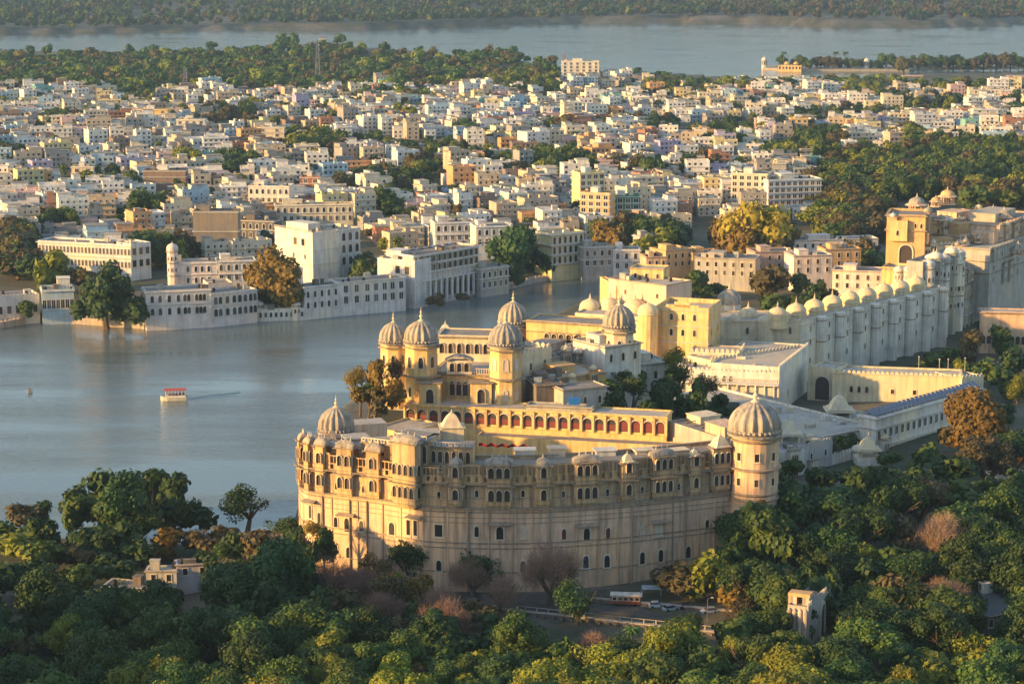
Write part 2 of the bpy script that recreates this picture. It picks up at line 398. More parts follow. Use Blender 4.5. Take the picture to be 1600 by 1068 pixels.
# ================================================================ THE SETTING
def w2(px, py, z=0): p = P(px, py, z); return (p.x, p.y)
PICH = [w2(*q) for q in [(-700, 560), (-300, 540), (0, 513), (66, 500), (79, 502), (226, 513), (278, 502), (325, 505), (367, 497), (462, 499), (485, 493), (530, 488), (551, 490), (634, 479), (649, 478), (751, 458), (800, 450), (835, 441), (905, 430), (940, 429), (1000, 424)]]
PICH += [w2(*q) for q in [(1010, 430), (960, 458), (900, 480), (840, 510), (640, 545), (560, 640), (500, 690), (474, 790), (462, 838), (400, 868), (330, 862), (250, 862), (190, 858), (60, 850), (-60, 842), (-300, 835), (-700, 835)]]
FATEH = [w2(*q) for q in [(-900, 88), (0, 92), (250, 96), (500, 100), (640, 108), (760, 116), (900, 124), (1050, 132), (1150, 140), (1330, 141), (1400, 135), (1500, 133), (1650, 131), (2300, 125), (2300, 38), (1600, 38), (1450, 43), (1300, 43), (1200, 38), (1060, 36), (900, 37), (700, 43), (560, 47), (400, 47), (200, 51), (0, 55), (-900, 66)]]
def inside_dist(poly, X, Y):
    """signed distance, positive inside"""
    ins = np.zeros(X.shape, bool); dmin = np.full(X.shape, 1e9); n = len(poly)
    for i in range(n):
        x1, y1 = poly[i]; x2, y2 = poly[(i + 1) % n]
        c = ((y1 > Y) != (y2 > Y)) & (X < (x2 - x1) * (Y - y1) / ((y2 - y1) if y2 != y1 else 1e-9) + x1)
        ins ^= c
        dx, dy = x2 - x1, y2 - y1; t = np.clip(((X - x1) * dx + (Y - y1) * dy) / (dx * dx + dy * dy), 0, 1)
        dmin = np.minimum(dmin, np.hypot(X - x1 - t * dx, Y - y1 - t * dy))
    return np.where(ins, dmin, -dmin)
def vnoise(X, Y, s, seed=0):
    r = np.random.RandomState(seed).rand(64, 64)
    x, y = X / s + 1000, Y / s + 1000; xi, yi = np.floor(x).astype(int), np.floor(y).astype(int); fx, fy = x - xi, y - yi
    fx = fx * fx * (3 - 2 * fx); fy = fy * fy * (3 - 2 * fy)
    g = lambda a, b: r[a % 64, b % 64]
    return (g(xi, yi) * (1 - fx) + g(xi + 1, yi) * fx) * (1 - fy) + (g(xi, yi + 1) * (1 - fx) + g(xi + 1, yi + 1) * fx) * fy
def land(X, Y):
    h = 3.0 + 0 * X
    def sm(a): a = np.clip(a, 0, 1); return a * a * (3 - 2 * a)
    palace = sm((X + 95) / 40) * sm((880 - Y) / 90) + sm((X - 60) / 50) * sm((1000 - Y) / 80) * sm((Y - 800) / 40)
    h = h + 5 * np.clip(palace, 0, 1)
    h = h + 5 * sm((470 - Y) / 60) * 0 + np.clip(432 - Y, 0, 1e4) * .36 * sm((900 - np.abs(X)) / 500)
    town = sm((Y - 1050) / 500); h = h + town * (4 + 9 * vnoise(X, Y, 260, 3))
    for (px, py, a, rx, ry) in [(560, 96, 14, 150, 120), (300, 104, 5, 200, 100), (770, 112, 12, 60, 60), (930, 205, 6, 120, 90), (1330, 830, 9, 46, 60), (1480, 700, 6, 50, 70)]:
        c = P(px, py, 8); h = h + a * np.exp(-((X - c.x) / rx) ** 2 - ((Y - c.y) / ry) ** 2)
    far = sm((Y - 4350) / 1500); h = h + far * 60 * (.4 + vnoise(X, Y, 900, 5)) + np.clip(Y - 5200, 0, 1e5) * .085 * (.6 + .8 * vnoise(X, Y, 1200, 9))
    return h
def terrain(X, Y):
    h = land(X, Y)
    for poly in (PICH, FATEH):
        d = inside_dist(poly, X, Y); t = np.clip((d + 2.0) / 6.0, 0, 1); h = h * (1 - t) + (-5) * t
    return h
def gz(x, y): return float(terrain(np.array([x], float), np.array([y], float))[0])
def landz(x, y): return float(land(np.array([x], float), np.array([y], float))[0])
def grid_mesh(name, X, Y, Z, mat, smooth=True):
    r, c = X.shape; me = D.meshes.new(name); co = np.stack([X, Y, Z], -1).reshape(-1, 3)
    idx = np.arange(r * c).reshape(r, c); q = np.stack([idx[:-1, :-1], idx[:-1, 1:], idx[1:, 1:], idx[1:, :-1]], -1).reshape(-1, 4)
    return np_mesh(name, co, q, mat, smooth)
def np_mesh(name, co, q, mat, smooth=False, mi=None):
    me = D.meshes.new(name); me.vertices.add(len(co)); me.vertices.foreach_set('co', co.astype(np.float32).ravel())
    k = q.shape[1]; me.loops.add(q.size); me.loops.foreach_set('vertex_index', q.astype(np.int32).ravel())
    me.polygons.add(len(q)); me.polygons.foreach_set('loop_start', np.arange(0, q.size, k, dtype=np.int32)); me.polygons.foreach_set('loop_total', np.full(len(q), k, np.int32))
    for m in (mat if isinstance(mat, (list, tuple)) else [mat]): me.materials.append(m)
    if mi is not None: me.polygons.foreach_set('material_index', mi.astype(np.int32))
    if smooth: me.polygons.foreach_set('use_smooth', np.ones(len(q), bool))
    me.update(calc_edges=True); return me
def link(name, me, kind=None, label=None, cat=None):
    o = D.objects.new(name, me); COL.objects.link(o); tag(o, label, cat, None, kind); return o
# ground material: dry earth, scrub green, dusty grey in the town
m, n, b = newmat('ground_earth'); pos = n.nodes.new('ShaderNodeNewGeometry').outputs['Position']
c = mix_node(n, (.10, .085, .055), (.045, .055, .025), ramp(n, noise(n, .035, 6, pos), .42, .58))
c = mix_node(n, c, (.16, .14, .12), ramp(n, noise(n, .012, 5, pos), .52, .66)); c = mix_node(n, c, (.03, .035, .02), ramp(n, noise(n, .3, 4, pos), .5, .75))
n.links.new(c, b.inputs['Base Color']); b.inputs['Roughness'].default_value = .95; GROUND = m
ys = np.concatenate([np.linspace(-300, 420, 30), np.linspace(424, 1150, 240), np.geomspace(1156, 6500, 190), np.geomspace(6600, 16000, 12)])
ts = np.linspace(-1, 1, 261); X = np.empty((len(ys), 261)); Yg_ = np.empty_like(X)
for i, y in enumerate(ys):
    X[i] = np.where(np.abs(ts) < .8, ts / .8 * (max(y, 420) * .30 + 10), np.sign(ts) * ((max(y, 420) * .30 + 10) + (np.abs(ts) - .8) / .2 * (1200 + y * .5))); Yg_[i] = y
link('ground', grid_mesh('ground', X, Yg_, terrain(X, Yg_), GROUND), 'structure')
# water
m, n, b = newmat('lake_water'); g = n.nodes.new('ShaderNodeNewGeometry').outputs['Position']
b.inputs['Base Color'].default_value = (.10, .135, .138, 1); b.inputs['Roughness'].default_value = .07; b.inputs['IOR'].default_value = 1.33
b.inputs['Specular IOR Level'].default_value = .75
n1 = noise(n, .55, 4, g, (.8, 1.4, 1)); n2 = noise(n, .06, 4, g, (.6, 1.6, 1)); n3 = noise(n, .012, 3, g, (.5, 2.4, 1))
ad = n.nodes.new('ShaderNodeMath'); ad.operation = 'MULTIPLY_ADD'; n.links.new(n2, ad.inputs[0]); ad.inputs[1].default_value = .8; n.links.new(n1, ad.inputs[2])
bp = n.nodes.new('ShaderNodeBump'); bp.inputs['Distance'].default_value = .5
sm_ = n.nodes.new('ShaderNodeMapRange'); sm_.inputs[1].default_value = .35; sm_.inputs[2].default_value = .68; sm_.inputs[3].default_value = .10; sm_.inputs[4].default_value = .8
n.links.new(n3, sm_.inputs[0]); n.links.new(sm_.outputs[0], bp.inputs['Strength'])
n.links.new(ad.outputs[0], bp.inputs['Height']); n.links.new(bp.outputs[0], b.inputs['Normal']); WATER = m
for nm, (x0, x1, y0, y1) in {'lake_water': (-900, 420, 540, 1200), 'far_lake_water': (-2200, 2600, 2250, 5000)}.items():
    mb = MB(); mb.face([(x0, y0, 0), (x1, y0, 0), (x1, y1, 0), (x0, y1, 0)]); tag(mb.build(nm, WATER), kind='structure')
# unseen wooded hill at left, its crest shaped to shade the palace front and wood
m, n, b = newmat('hill_scrub'); pos = n.nodes.new('ShaderNodeNewGeometry').outputs['Position']
c = mix_node(n, (.035, .05, .02), (.12, .10, .06), ramp(n, noise(n, .05, 6, pos), .45, .65)); n.links.new(c, b.inputs['Base Color']); b.inputs['Roughness'].default_value = .95
HILLM = m
SX, SY = math.sin(SUN_AZ), math.cos(SUN_AZ)                 # horizontal direction to the sun is (-SX,-SY); s runs across it
def hill_z(S, L):
    """S across the sun direction (grows towards the camera), L distance from the scene towards the sun"""
    def sm(a): a = np.clip(a, 0, 1); return a * a * (3 - 2 * a)
    top = HILL_TOP(S) ; prof = sm((L + 60) / 110) * sm((330 - L) / 170)
    return top * prof * (.92 + .10 * vnoise(S, L, 40, 2)) + 3.5 * vnoise(S, L, 9, 4) * prof + 1.5
def HILL_TOP(S):
    def sm(a): a = np.clip(a, 0, 1); return a * a * (3 - 2 * a)
    return 3 + 98 * sm((S + 511) / 12) * (1 - .52 * sm((S + 478) / 22))
S, L = np.meshgrid(np.linspace(-560, -120, 170), np.linspace(-70, 350, 90)); Z = hill_z(S, L)
Xh = -SX * L + SY * S; Yh = -SY * L - SX * S
me = grid_mesh('hill', Xh, Yh, Z, HILLM); link('hill', me, 'structure')

# ================================================================ THE CRESCENT PALACE
ZC = 29.5
keys = [(469, 742), (472, 757), (482, 766), (505, 770), (545, 775), (590, 780), (640, 788), (658, 791), (700, 793.5), (760, 795), (840, 794.5), (920, 790), (987, 785), (1062, 777), (1141, 768)]
pts = []
for i in range(len(keys) - 1):
    p0, p1, p2, p3 = [keys[max(0, min(len(keys) - 1, i + k))] for k in (-1, 0, 1, 2)]
    for j in range(6):
        t = j / 6; pts.append(tuple(.5 * (2 * p1[a] + (p2[a] - p0[a]) * t + (2 * p0[a] - 5 * p1[a] + 4 * p2[a] - p3[a]) * t * t + (3 * p1[a] - p0[a] - 3 * p2[a] + p3[a]) * t ** 3) for a in (0, 1)))
pts.append(keys[-1]); FP = [Vector(w2(px, py, ZC)) for px, py in pts]
NRM = []
for i in range(len(FP)):
    d = (FP[min(i + 1, len(FP) - 1)] - FP[max(i - 1, 0)]).normalized(); NRM.append(Vector((d.y, -d.x)))
FPX_ = [p[0] for p in pts]
def wp(px, out=0.0):
    i = 0
    while i < len(FPX_) - 2 and FPX_[i + 1] < px: i += 1
    t = (px - FPX_[i]) / (FPX_[i + 1] - FPX_[i]); p = FP[i].lerp(FP[i + 1], t); nn = NRM[i].lerp(NRM[i + 1], t).normalized()
    return p + nn * out, nn
def zw(px, py): p, _ = wp(px); return at(px, py, p.y).z
cp = empty('crescent_palace', (0, 560, 8), 'huge curved sandstone palace front with jutting balconies above the road, its left end golden', 'palace')
def ribbon(mb, z0, z1, o1, o0, i0=0, i1=None, ends=True):
    i1 = len(FP) if i1 is None else i1; k = len(mb.v)
    for i in range(i0, i1):
        a = FP[i] + NRM[i] * o1; c = FP[i] + NRM[i] * o0
        mb.v += [(a.x, a.y, z0), (a.x, a.y, z1), (c.x, c.y, z1), (c.x, c.y, z0)]
    for i in range(i1 - i0 - 1):
        a = k + i * 4; e = a + 4
        for q in ((0, 1), (1, 2), (2, 3), (3, 0)): mb.f.append((a + q[0], e + q[0], e + q[1], a + q[1])); mb.m.append(mb.mi)
    for a in (k, k + (i1 - i0 - 1) * 4): mb.f.append((a, a + 1, a + 2, a + 3)); mb.m.append(mb.mi)
mb = MB(); ribbon(mb, -2, ZC, .55, -7); CW = mb.build('wall', CREAM, cp)
mb = MB(); ribbon(mb, ZC - .1, 36.2, 0, -9); ribbon(mb, 36.1, 40.2, -2.4, -9); ribbon(mb, 36, 41.2, -8.6, -9.1); mb.build('upper_wall', wallmat('upper_sandstone', (.66, .46, .28), (.22, .16, .10), .95), cp)
for px in (520, 560, 600, 628, 662, 700, 765, 800, 832, 895, 935, 965, 1018, 1050, 1090, 1115):
    a, nn = wp(px, .62); mb = MB(); mb.box(a, (-nn.y, nn.x), .35, .25, 8, ZC - .9); mb.build('pilaster', BANDM if px % 3 == 0 else CREAM, cp)
mb = MB()
for z, o, th in ((ZC, 1.15, .45), (ZC - .9, .8, .3), (27.2, .66, .16), (25.9, .66, .16), (20.6, .75, .32), (19.3, .72, .28), (13.0, .7, .3), (32.2, .12, .14), (35.9, 1.25, .28), (41.0, -8.3, .3)): ribbon(mb, z, z + th, o, -.3 if o > 0 else -9.3)
mb.build('cornice', BANDM, cp)
mb = MB(); ribbon(mb, 40.2, 40.45, -2.2, -8.6); mb.build('roof', ROOFM, cp)
# drain pipes
for px in (506, 548, 575, 732, 859, 986, 1069):
    p, nn = wp(px, .85); q, _ = wp(px, .2); mb = MB(); r = .28 if px in (986, 732) else .2
    mb.tube((p.x, p.y, 8), (p.x, p.y, ZC - .5), r, r); mb.tube((q.x + nn.x * .2, q.y + nn.y * .2, ZC), (q.x + nn.x * .2, q.y + nn.y * .2, 36), r, r); mb.build('drain_pipe', BANDM, cp)
def cwin(px, py_bot, w, h, kind='arch', out=.58, awn=False):
    p, nn = wp(px, out); z = zw(px, py_bot); rz = math.atan2(nn.x, -nn.y)
    o = inst('window', WM[kind], cp, (p.x, p.y, z), rz, (w, 1, h))
    if awn:
        a, _ = wp(px, .5); u = (-nn.y, nn.x); mb = MB()
        e = [Vector((a.x, a.y)) + Vector(u) * s * (w * .5 + 1.3) for s in (-1, 1)]; zz = z + h + 1.0
        f = [Vector((a.x, a.y)) + Vector(u) * s * (w * .5 + 1.7) + nn * 1.6 for s in (-1, 1)]
        mb.add([(e[0].x, e[0].y, zz), (e[1].x, e[1].y, zz), (f[1].x, f[1].y, zz - .55), (f[0].x, f[0].y, zz - .55), (e[0].x, e[0].y, zz - .25), (e[1].x, e[1].y, zz - .25), (f[1].x, f[1].y, zz - .7), (f[0].x, f[0].y, zz - .7)],
               [(0, 1, 2, 3), (7, 6, 5, 4), (3, 2, 6, 7), (0, 3, 7, 4), (1, 5, 6, 2)])
        mb.build('awning', BANDM, o).parent = cp
    return o
for px, y, w, h, k, aw in [(686, 838, 2.6, 3.6, 'rect', 0), (745, 837, 1.5, 3.0, 'arch', 0), (781, 841, 2.4, 3.6, 'arch', 1), (817, 840, 1.5, 3.0, 'blind', 0), (880, 841, 1.5, 3.0, 'archred', 0), (916, 844, 2.2, 3.8, 'arch', 1), (949, 839, 1.5, 3.0, 'archred', 0), (1003, 836, 1.5, 3.0, 'blind', 0),
                           (1029, 836, 2.0, 3.4, 'blind', 1), (1104, 826, 1.4, 3.0, 'arch', 0), (614, 834, 2.3, 3.6, 'arch', 0), (640, 836, 1.5, 4.6, 'rect', 0), (651, 837, 1.5, 4.6, 'rect', 1), (566, 829, 1.7, 3.2, 'arch', 0), (543, 829, 1.9, 4, 'arch', 1), (526, 822, 1.5, 3, 'arch', 0), (500, 815, 1.3, 3, 'arch', 0), (487, 808, 1.3, 4, 'arch', 1),
                           (915, 886, 1.9, 3.6, 'archw', 0), (948, 885, 1.9, 3.6, 'archw', 0), (1003, 880, 1.8, 3.6, 'arch', 0), (1032, 876, 1.8, 3.6, 'arch', 0), (525, 865, 1.7, 3.2, 'arch', 0), (545, 870, 1.7, 3.2, 'arch', 0), (686, 892, 1.8, 3.4, 'arch', 0), (745, 893, 1.8, 3.4, 'arch', 0), (817, 893, 1.8, 3.4, 'arch', 0), (1075, 870, 1.8, 3.4, 'arch', 0)]:
    cwin(px, y, w, h, k, .58, aw)
for px, y in [(745, 776), (817, 776), (880, 777), (949, 774), (1003, 770), (1060, 765), (1083, 762), (500, 756), (508, 757), (526, 764), (568, 769), (614, 775), (686, 778)]:
    cwin(px, y, 1.1, 2.0, 'arch', .02)
for px, y in [(686, 740), (614, 736), (590, 734)]: cwin(px, y, 1.0, 1.8, 'rect', -2.38)
# terrace screens of posts between the bays (one per stretch)
bays = [(475, 1.6, 1), (485, 1.6, 1), (504, 2.4, 1), (542, 4.2, 2), (586, 3.6, 1), (641, 6.4, 4), (713, 3.2, 1), (780, 6.0, 3), (848, 3.4, 1), (915, 5.8, 3), (979, 3.4, 1), (1033, 5.4, 3), (1083, 2.6, 1), (1123, 5.0, 3)]
def seg(pa, pb, o, z0, z1, th=.16, sp=.95, rails=(0, .42, 1.0)):
    mb = MB(); n_ = max(2, int((pb - pa) / 6 * 1.0 / sp * 1.0)); st = [wp(pa + (pb - pa) * i / n_, o)[0] for i in range(n_ + 1)]
    for i, p in enumerate(st):
        q = st[min(i + 1, n_)]; u = ((q - p) if i < n_ else (p - st[i - 1])).normalized(); mb.box(p, u, .2 if i % 4 else .42, .2, z0, z1)
        if i < n_:
            for r in rails: zz = z0 + (z1 - z0) * r; mb.box((p + q) / 2, u, (q - p).length * 1.02, .24, zz - .14, zz + .14)
            if i % 2 == 0: mb.box((p + q) / 2, u, (q - p).length, .1, z0, z0 + (z1 - z0) * .36)
    return mb
for i in range(len(bays) - 1):
    a = bays[i][0] + bays[i][1] * 3.1; b_ = bays[i + 1][0] - bays[i + 1][1] * 3.1
    if b_ - a > 5: seg(a, b_, .3, 36.3, 39.9 if a < 700 else 40.8).build('balustrade', SAND, cp)
def bay(px, w, nw, z0=30.6, z1=41.3, roof='curved', proj_=1.3):
    """jutting balcony: two storeys of arched windows between brackets, curved roof"""
    p, nn = wp(px, proj_ / 2); u = Vector((-nn.y, nn.x)); mb = MB(); rz = math.atan2(nn.x, -nn.y)
    mb.box(p, u, w, proj_ + .2, z0, z1)
    for k in range(4): mb.box(p - nn * .12 * k, u, w * (1 - .1 * k), proj_ - .3 * k, z0 - .3 * (k + 1), z0 - .3 * k)
    b0 = mb.build('bay', SAND, cp)
    for z, o in ((z0, .25), (z0 + 1.1, .18), (35.6, .95), (36.4, .3), (37.5, .2), (z1 - .35, .8)): cb = MB(); cb.box(p, u, w + o * 2, proj_ + o * 2, z, z + .16); cb.build('bay_cornice', BANDM, b0)
    f = p + nn * (proj_ / 2 + .13); ww = w / nw
    for zb, hh in ((31.9, 3.1), (37.8, 2.9)):
        for i in range(nw):
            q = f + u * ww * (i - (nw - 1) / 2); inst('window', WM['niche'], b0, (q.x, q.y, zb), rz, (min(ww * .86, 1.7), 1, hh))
        for s in (-1, 1):
            q = p + u * s * (w / 2 + .03); inst('window', WM['niche'], b0, (q.x, q.y, zb), rz + s * math.pi / 2, (proj_ * .7, .6, hh))
    rb = MB()
    if roof == 'curved':                                                # bangla roof: drooping vault
        K = 8; Z = z1 - .1; hw = w / 2 + .5; rows = []
        for i in range(K + 1):
            t = i / K * 2 - 1; row = []
            for j in range(7):
                s = j / 6 * 2 - 1; h = 1.9 * math.sqrt(max(0, 1 - s * s * .98)) * (1 - .22 * t * t) - .35 * t * t
                q = p + u * hw * t + nn * (s * (proj_ / 2 + .9)) - nn * .7; row.append((q.x, q.y, Z + h))
            rows.append(row)
        vs = [v for r in rows for v in r]; rb.add(vs, [(i * 7 + j, (i + 1) * 7 + j, (i + 1) * 7 + j + 1, i * 7 + j + 1) for i in range(K) for j in range(6)] + [tuple(range(7)), tuple(range(K * 7 + 6, K * 7 - 1, -1))])
        rb.build('bay_roof', DOMEM, b0)
        for t in (-.5, 0, .5):
            q = p + u * hw * t - nn * .7; inst('finial', FINM, b0, (q.x, q.y, Z + 1.75), 0, (.6, .6, 1.2))
    else: dome(b0, (p.x - nn.x * .5, p.y - nn.y * .5, z1), w * .52, w * .55, 'smooth' if roof == 'dome' else 'pyramid', w * .3, DOMEM if roof == 'dome' else LIME, rz + math.pi / 4 if roof == 'pyr' else 0)
    return b0
for px, w, nw in bays:
    if px == 641: bay(px, 7.0, 4, 30.2, 46.2, 'flat?curved' if 0 else 'curved', 2.6)
    elif px in (586,): bay(px, w, 1, 30.6, 42.5, 'curved', 1.2)
    elif px in (542, 504, 485, 475): bay(px, w, nw, 30.2, 42.6, 'curved', 1.3)
    elif px in (979, 1083): bay(px, w, 1, 30.8, 40.6, 'pyr')
    elif px == 1123: bay(px, w, 3, 30.8, 42.2, 'pyr')
    elif px in (713, 848): bay(px, w, 1, 30.8, 41.0, 'dome')
    else: bay(px, w, nw)
# raised storey over the left part, behind the front
for a, b_, zt, o1, o0 in ((560, 612, 43.6, -2.0, -7), (612, 668, 46.2, -.8, -9), (668, 735, 44.6, -2.6, -9), (485, 530, 41.6, -1.6, -8), (530, 560, 41.4, -2.2, -8)):
    i0 = min(range(len(FPX_)), key=lambda i: abs(FPX_[i] - a)); i1 = min(range(len(FPX_)), key=lambda i: abs(FPX_[i] - b_)) + 1
    mb = MB(); ribbon(mb, 40, zt, o1, o0, i0, i1); s_ = mb.build('upper_storey', SAND, cp); mb = MB(); ribbon(mb, zt, zt + .3, o1 + .7, o0 - .4, i0, i1); mb.build('eave', ROOFM, s_)
    k = int((b_ - a) / 11)
    for j in range(k):
        px = a + (b_ - a) * (j + .5) / k; p, nn = wp(px, o1 + .02); inst('window', WM['niche'], s_, (p.x, p.y, 40.6), math.atan2(nn.x, -nn.y), (1.3, .6, zt - 41.4))
    seg(a + 2, b_ - 2, o1 + .2, zt + .3, zt + 1.3, sp=.8, rails=(1.0,)).build('balustrade', TRIM, s_)
# roof things at the back of the terrace
def rblk(px, py, Y, w, d, h, mat, rz=0.0, par=None, name='roof_room', kind=None):
    p = at(px, py, Y); mb = MB(); u = (math.cos(rz), math.sin(rz)); mb.box((p.x, p.y), u, w, d, p.z - 2.5, p.z + h); mb.box((p.x, p.y), u, w + .8, d + .8, p.z + h, p.z + h + .25)
    o = mb.build(name, mat, par if par is not None else cp)
    if kind == 'pyr': dome(o, (p.x, p.y, p.z + h + .25), w * .55, w * .55, 'pyramid', 1.2, None, rz + math.pi / 4)
    return o
rblk(706, 684, 556, 6.0, 5, 3.2, LIME, .1, kind='pyr'); rblk(660, 684, 552, 8, 6, 1.6, GREYW, .1); rblk(600, 694, 556, 9, 7, 1.0, ROOFL, .2)
rblk(556, 690, 560, 6, 6, 1.4, GREYW, .3); rblk(520, 690, 566, 5, 6, 1.6, CREAM, .3); rblk(495, 692, 564, 4, 5, 1.4, CREAM, .4)
for px in (820, 870, 945, 1005, 1060): rblk(px, 707, 541 + (px - 820) ** 2 * 1e-4, U(4, 7), 3, U(.8, 1.5), random.choice([ROOFL, LIME, WHITE]), (px - 820) * .0015)
# corner tower with the great fluted dome
p = at(1174, 930, 548); TWR = octower(cp, (p.x, 548, 8), 6.2, 36.4, [(.03, .4), (.16, .3), (.33, .4), (.56, .6), (.60, .3), (.78, .9), (.985, .7)], CREAM, 'fluted', 1.07, 1.30, 24, ((.84, 1.5, 2.4), (.66, 1.4, 2.2), (.42, 1.3, 2.6)), 6, None, 5.0, 'rect')
# left dome tower
p = at(526, 700, 572); octower(cp, (p.x, 572, p.z - 10), 4.5, 14.2, [(.97, .7)], CREAM, 'fluted', 1.06, 1.45, 8, ((.78, 1.1, 2.0),), 6, None, 3.4)
p = at(570, 672, 585); mb = MB(); mb.box((p.x, p.y), (.95, .3), 11, 7, p.z - 12, p.z + 2.5); mb.build('roof_room', GREYW, cp)
# red awning behind the parapet
mb = MB(); a, b_ = at(748, 700, 572), at(830, 703, 568); k = 24
for i in range(k):
    for j in range(2):
        q = [a.lerp(b_, (i + di) / k) + Vector((0, dj * 3.5, 1.1 * (0 if dj else 1) - .6 + .35 * math.sin((i + di) * 1.3) * (1 - dj))) for di, dj in ((0, j * .5), (1, j * .5), (1, j * .5 + .5), (0, j * .5 + .5))]
        mb.face([(v.x, v.y, v.z + .8) for v in q])
tag(mb.build('awning', REDC), 'long crimson cloth awning between the curved palace front and the golden arcade wall', 'awning')
# ================================================================ GOLDEN ARCADE WING AND THE DOMED UPPER PALACE
ag = B('arcade_wing', 'long golden yellow wall with a row of red arched niches behind the curved palace', 'palace wing', 633, 612, 1041, 594, 712, 647, 9, GOLD, ROOFL, para=.4, zb=22, zt=38.6, skirt=10)
ag.band([38.5], .35, .3, GOLD); ag.band([33.4], .25, .2, GOLD)
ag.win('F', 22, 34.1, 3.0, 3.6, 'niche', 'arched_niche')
for i in range(22):
    p = ag.c[0] + ag.u * ag.w * (i + .5) / 22 + ag.n * .1; mb = MB(); mb.face([(p.x + ag.u.x * s * 1.15, p.y + ag.u.y * s * 1.15, z) for s, z in ((-1, 34.3), (1, 34.3), (1, 35.9 if i < 18 else 37), (-1, 35.9 if i < 18 else 37))]); mb.build('painted_panel', REDN, ag.wp)
mb = MB()
for i in range(23): p = ag.c[0] + ag.u * ag.w * i / 22 + ag.n * .35; mb.box(p, ag.u, .5, .7, 33.6, 38.4)
mb.build('pilaster', GOLD, ag.wp)
lw = B('lower_wall', None, None, 745, 600, 1066, 586, 712, 690, 5, GOLD, parent=ag.root, zb=18, zt=32.2, skirt=10, para=.2)
sb = B('side_block', None, None, 583, 597, 634, 590, 680, 640, 16, GOLD, ROOFL, parent=ag.root, zb=22, zt=35.0, para=.4)
up = B('domed_palace', 'golden upper palace of fluted dome towers standing on the arcade wing above the lake', 'palace', 676, 622, 770, 618, 640, 601, 26, GOLD, ROOFL, para=.3, zb=38, zt=46.0, skirt=20)
up.band([45.7], 1.1, .35); up.band([42.9], .3, .2, GOLD)
up.win('F', [.33, .44, .55, .66], 39.6, 1.9, 4.4, 'niche'); up.rail('F', 46.3, 1.6, .7)
for px, Yt, nm in ((659, 621, 0), (790, 617, 1)):
    p = at(px, 640, Yt); octower(up.root, (p.x, Yt, 38), 4.9, 16.6, [(.47, 1.3), (.97, .9)], GOLD, 'fluted', 1.0, 1.28, 8, ((.62, 1.8, 3.6), (.1, 1.5, 3.2)), 20, None, 4.2, 'blind' if nm else 'arch')
for px in (672, 752):
    p = at(px, 637, 614); mb = MB(); mb.box((p.x, 616), (1, -.03), 6.2, 6, 36, 44.6); o = mb.build('bay', GOLD, up.root); mb = MB(); mb.box((p.x, 616), (1, -.03), 7.4, 7.2, 44.6, 44.9); mb.build('bay_roof', BANDM, o)
    inst('window', WM['niche'], o, (p.x, 612.97, 38.8), -.03, (2.6, 1, 4.4))
p = at(718, 598, 620); mb = MB(); mb.box((p.x, 620), (1, 0), 7.2, 3, 46.2, 50.2); o = mb.build('bay', LIME, up.root)
for i in (-1, 0, 1): inst('window', WM['niche'], o, (p.x + i * 2.1, 618.47, 47.0), 0, (1.6, 1, 2.7))
mb = MB()
for i in range(9):
    t = i / 8 * 2 - 1; zz = 50.2 + 1.4 * (1 - t * t)
    if i < 8:
        t2 = (i + 1) / 8 * 2 - 1; z2 = 50.2 + 1.4 * (1 - t2 * t2); mb.add([(p.x + t * 4.2, 617.8, zz), (p.x + t2 * 4.2, 617.8, z2), (p.x + t2 * 4.2, 622, z2), (p.x + t * 4.2, 622, zz), (p.x + t * 4.2, 617.8, zz - .4), (p.x + t2 * 4.2, 617.8, z2 - .4)], [(0, 1, 2, 3), (4, 5, 1, 0)])
mb.build('bay_roof', DOMEM, o)
bk = B('rear_block', None, None, 684, 640, 766, 638, 600, 545, 12, LIME, ROOFM, parent=up.root, zb=44, zt=53.5, skirt=10, para=.4); bk.band([53.2], .9, .3); bk.win('F', 6, 48.4, 1.7, 3.2, 'niche')
for px, Yt, yd, r, dh in ((615, 652, 537, 4.2, 1.45), (781, 648, 540, 3.6, 1.5), (802, 668, 508, 4.5, 1.5), (967, 650, 514, 4.7, 1.45)):
    zt = at(px, yd, Yt).z; h = 20.0; p = at(px, yd, Yt); octower(up.root, (p.x, Yt, zt - h), r, h, [(.97, .9), (.55, .6)], GOLD if px < 700 else LIME, 'fluted', 1.03, dh, 8, ((.72, 1.4, 3.0),), 10, None, 3.6)
p = at(696, 524, 655); chhatri(up.root, (p.x, 655, p.z - 1.5), 2.6, 2.2, 'pyramid'); mb = MB(); mb.box((p.x + 2, 658), (1, 0), 30, 14, 40, p.z - 1.8); mb.build('rear_wing', GOLD, up.root)
lg = B('long_wing', None, None, 822, 664, 946, 655, 575, 501, 12, GOLD, ROOFM, parent=up.root, zb=36, skirt=12, para=.3); lg.band([lg.z1 - .1], .9, .25); lg.band([lg.zy(517)], .4, .2)
lg.win('F', [.27, .36, .45, .545, .64], lg.zy(533), 2.0, 3.2, 'niche'); lg.win('F', [.76], lg.zy(534), 1.2, 3, 'rect')
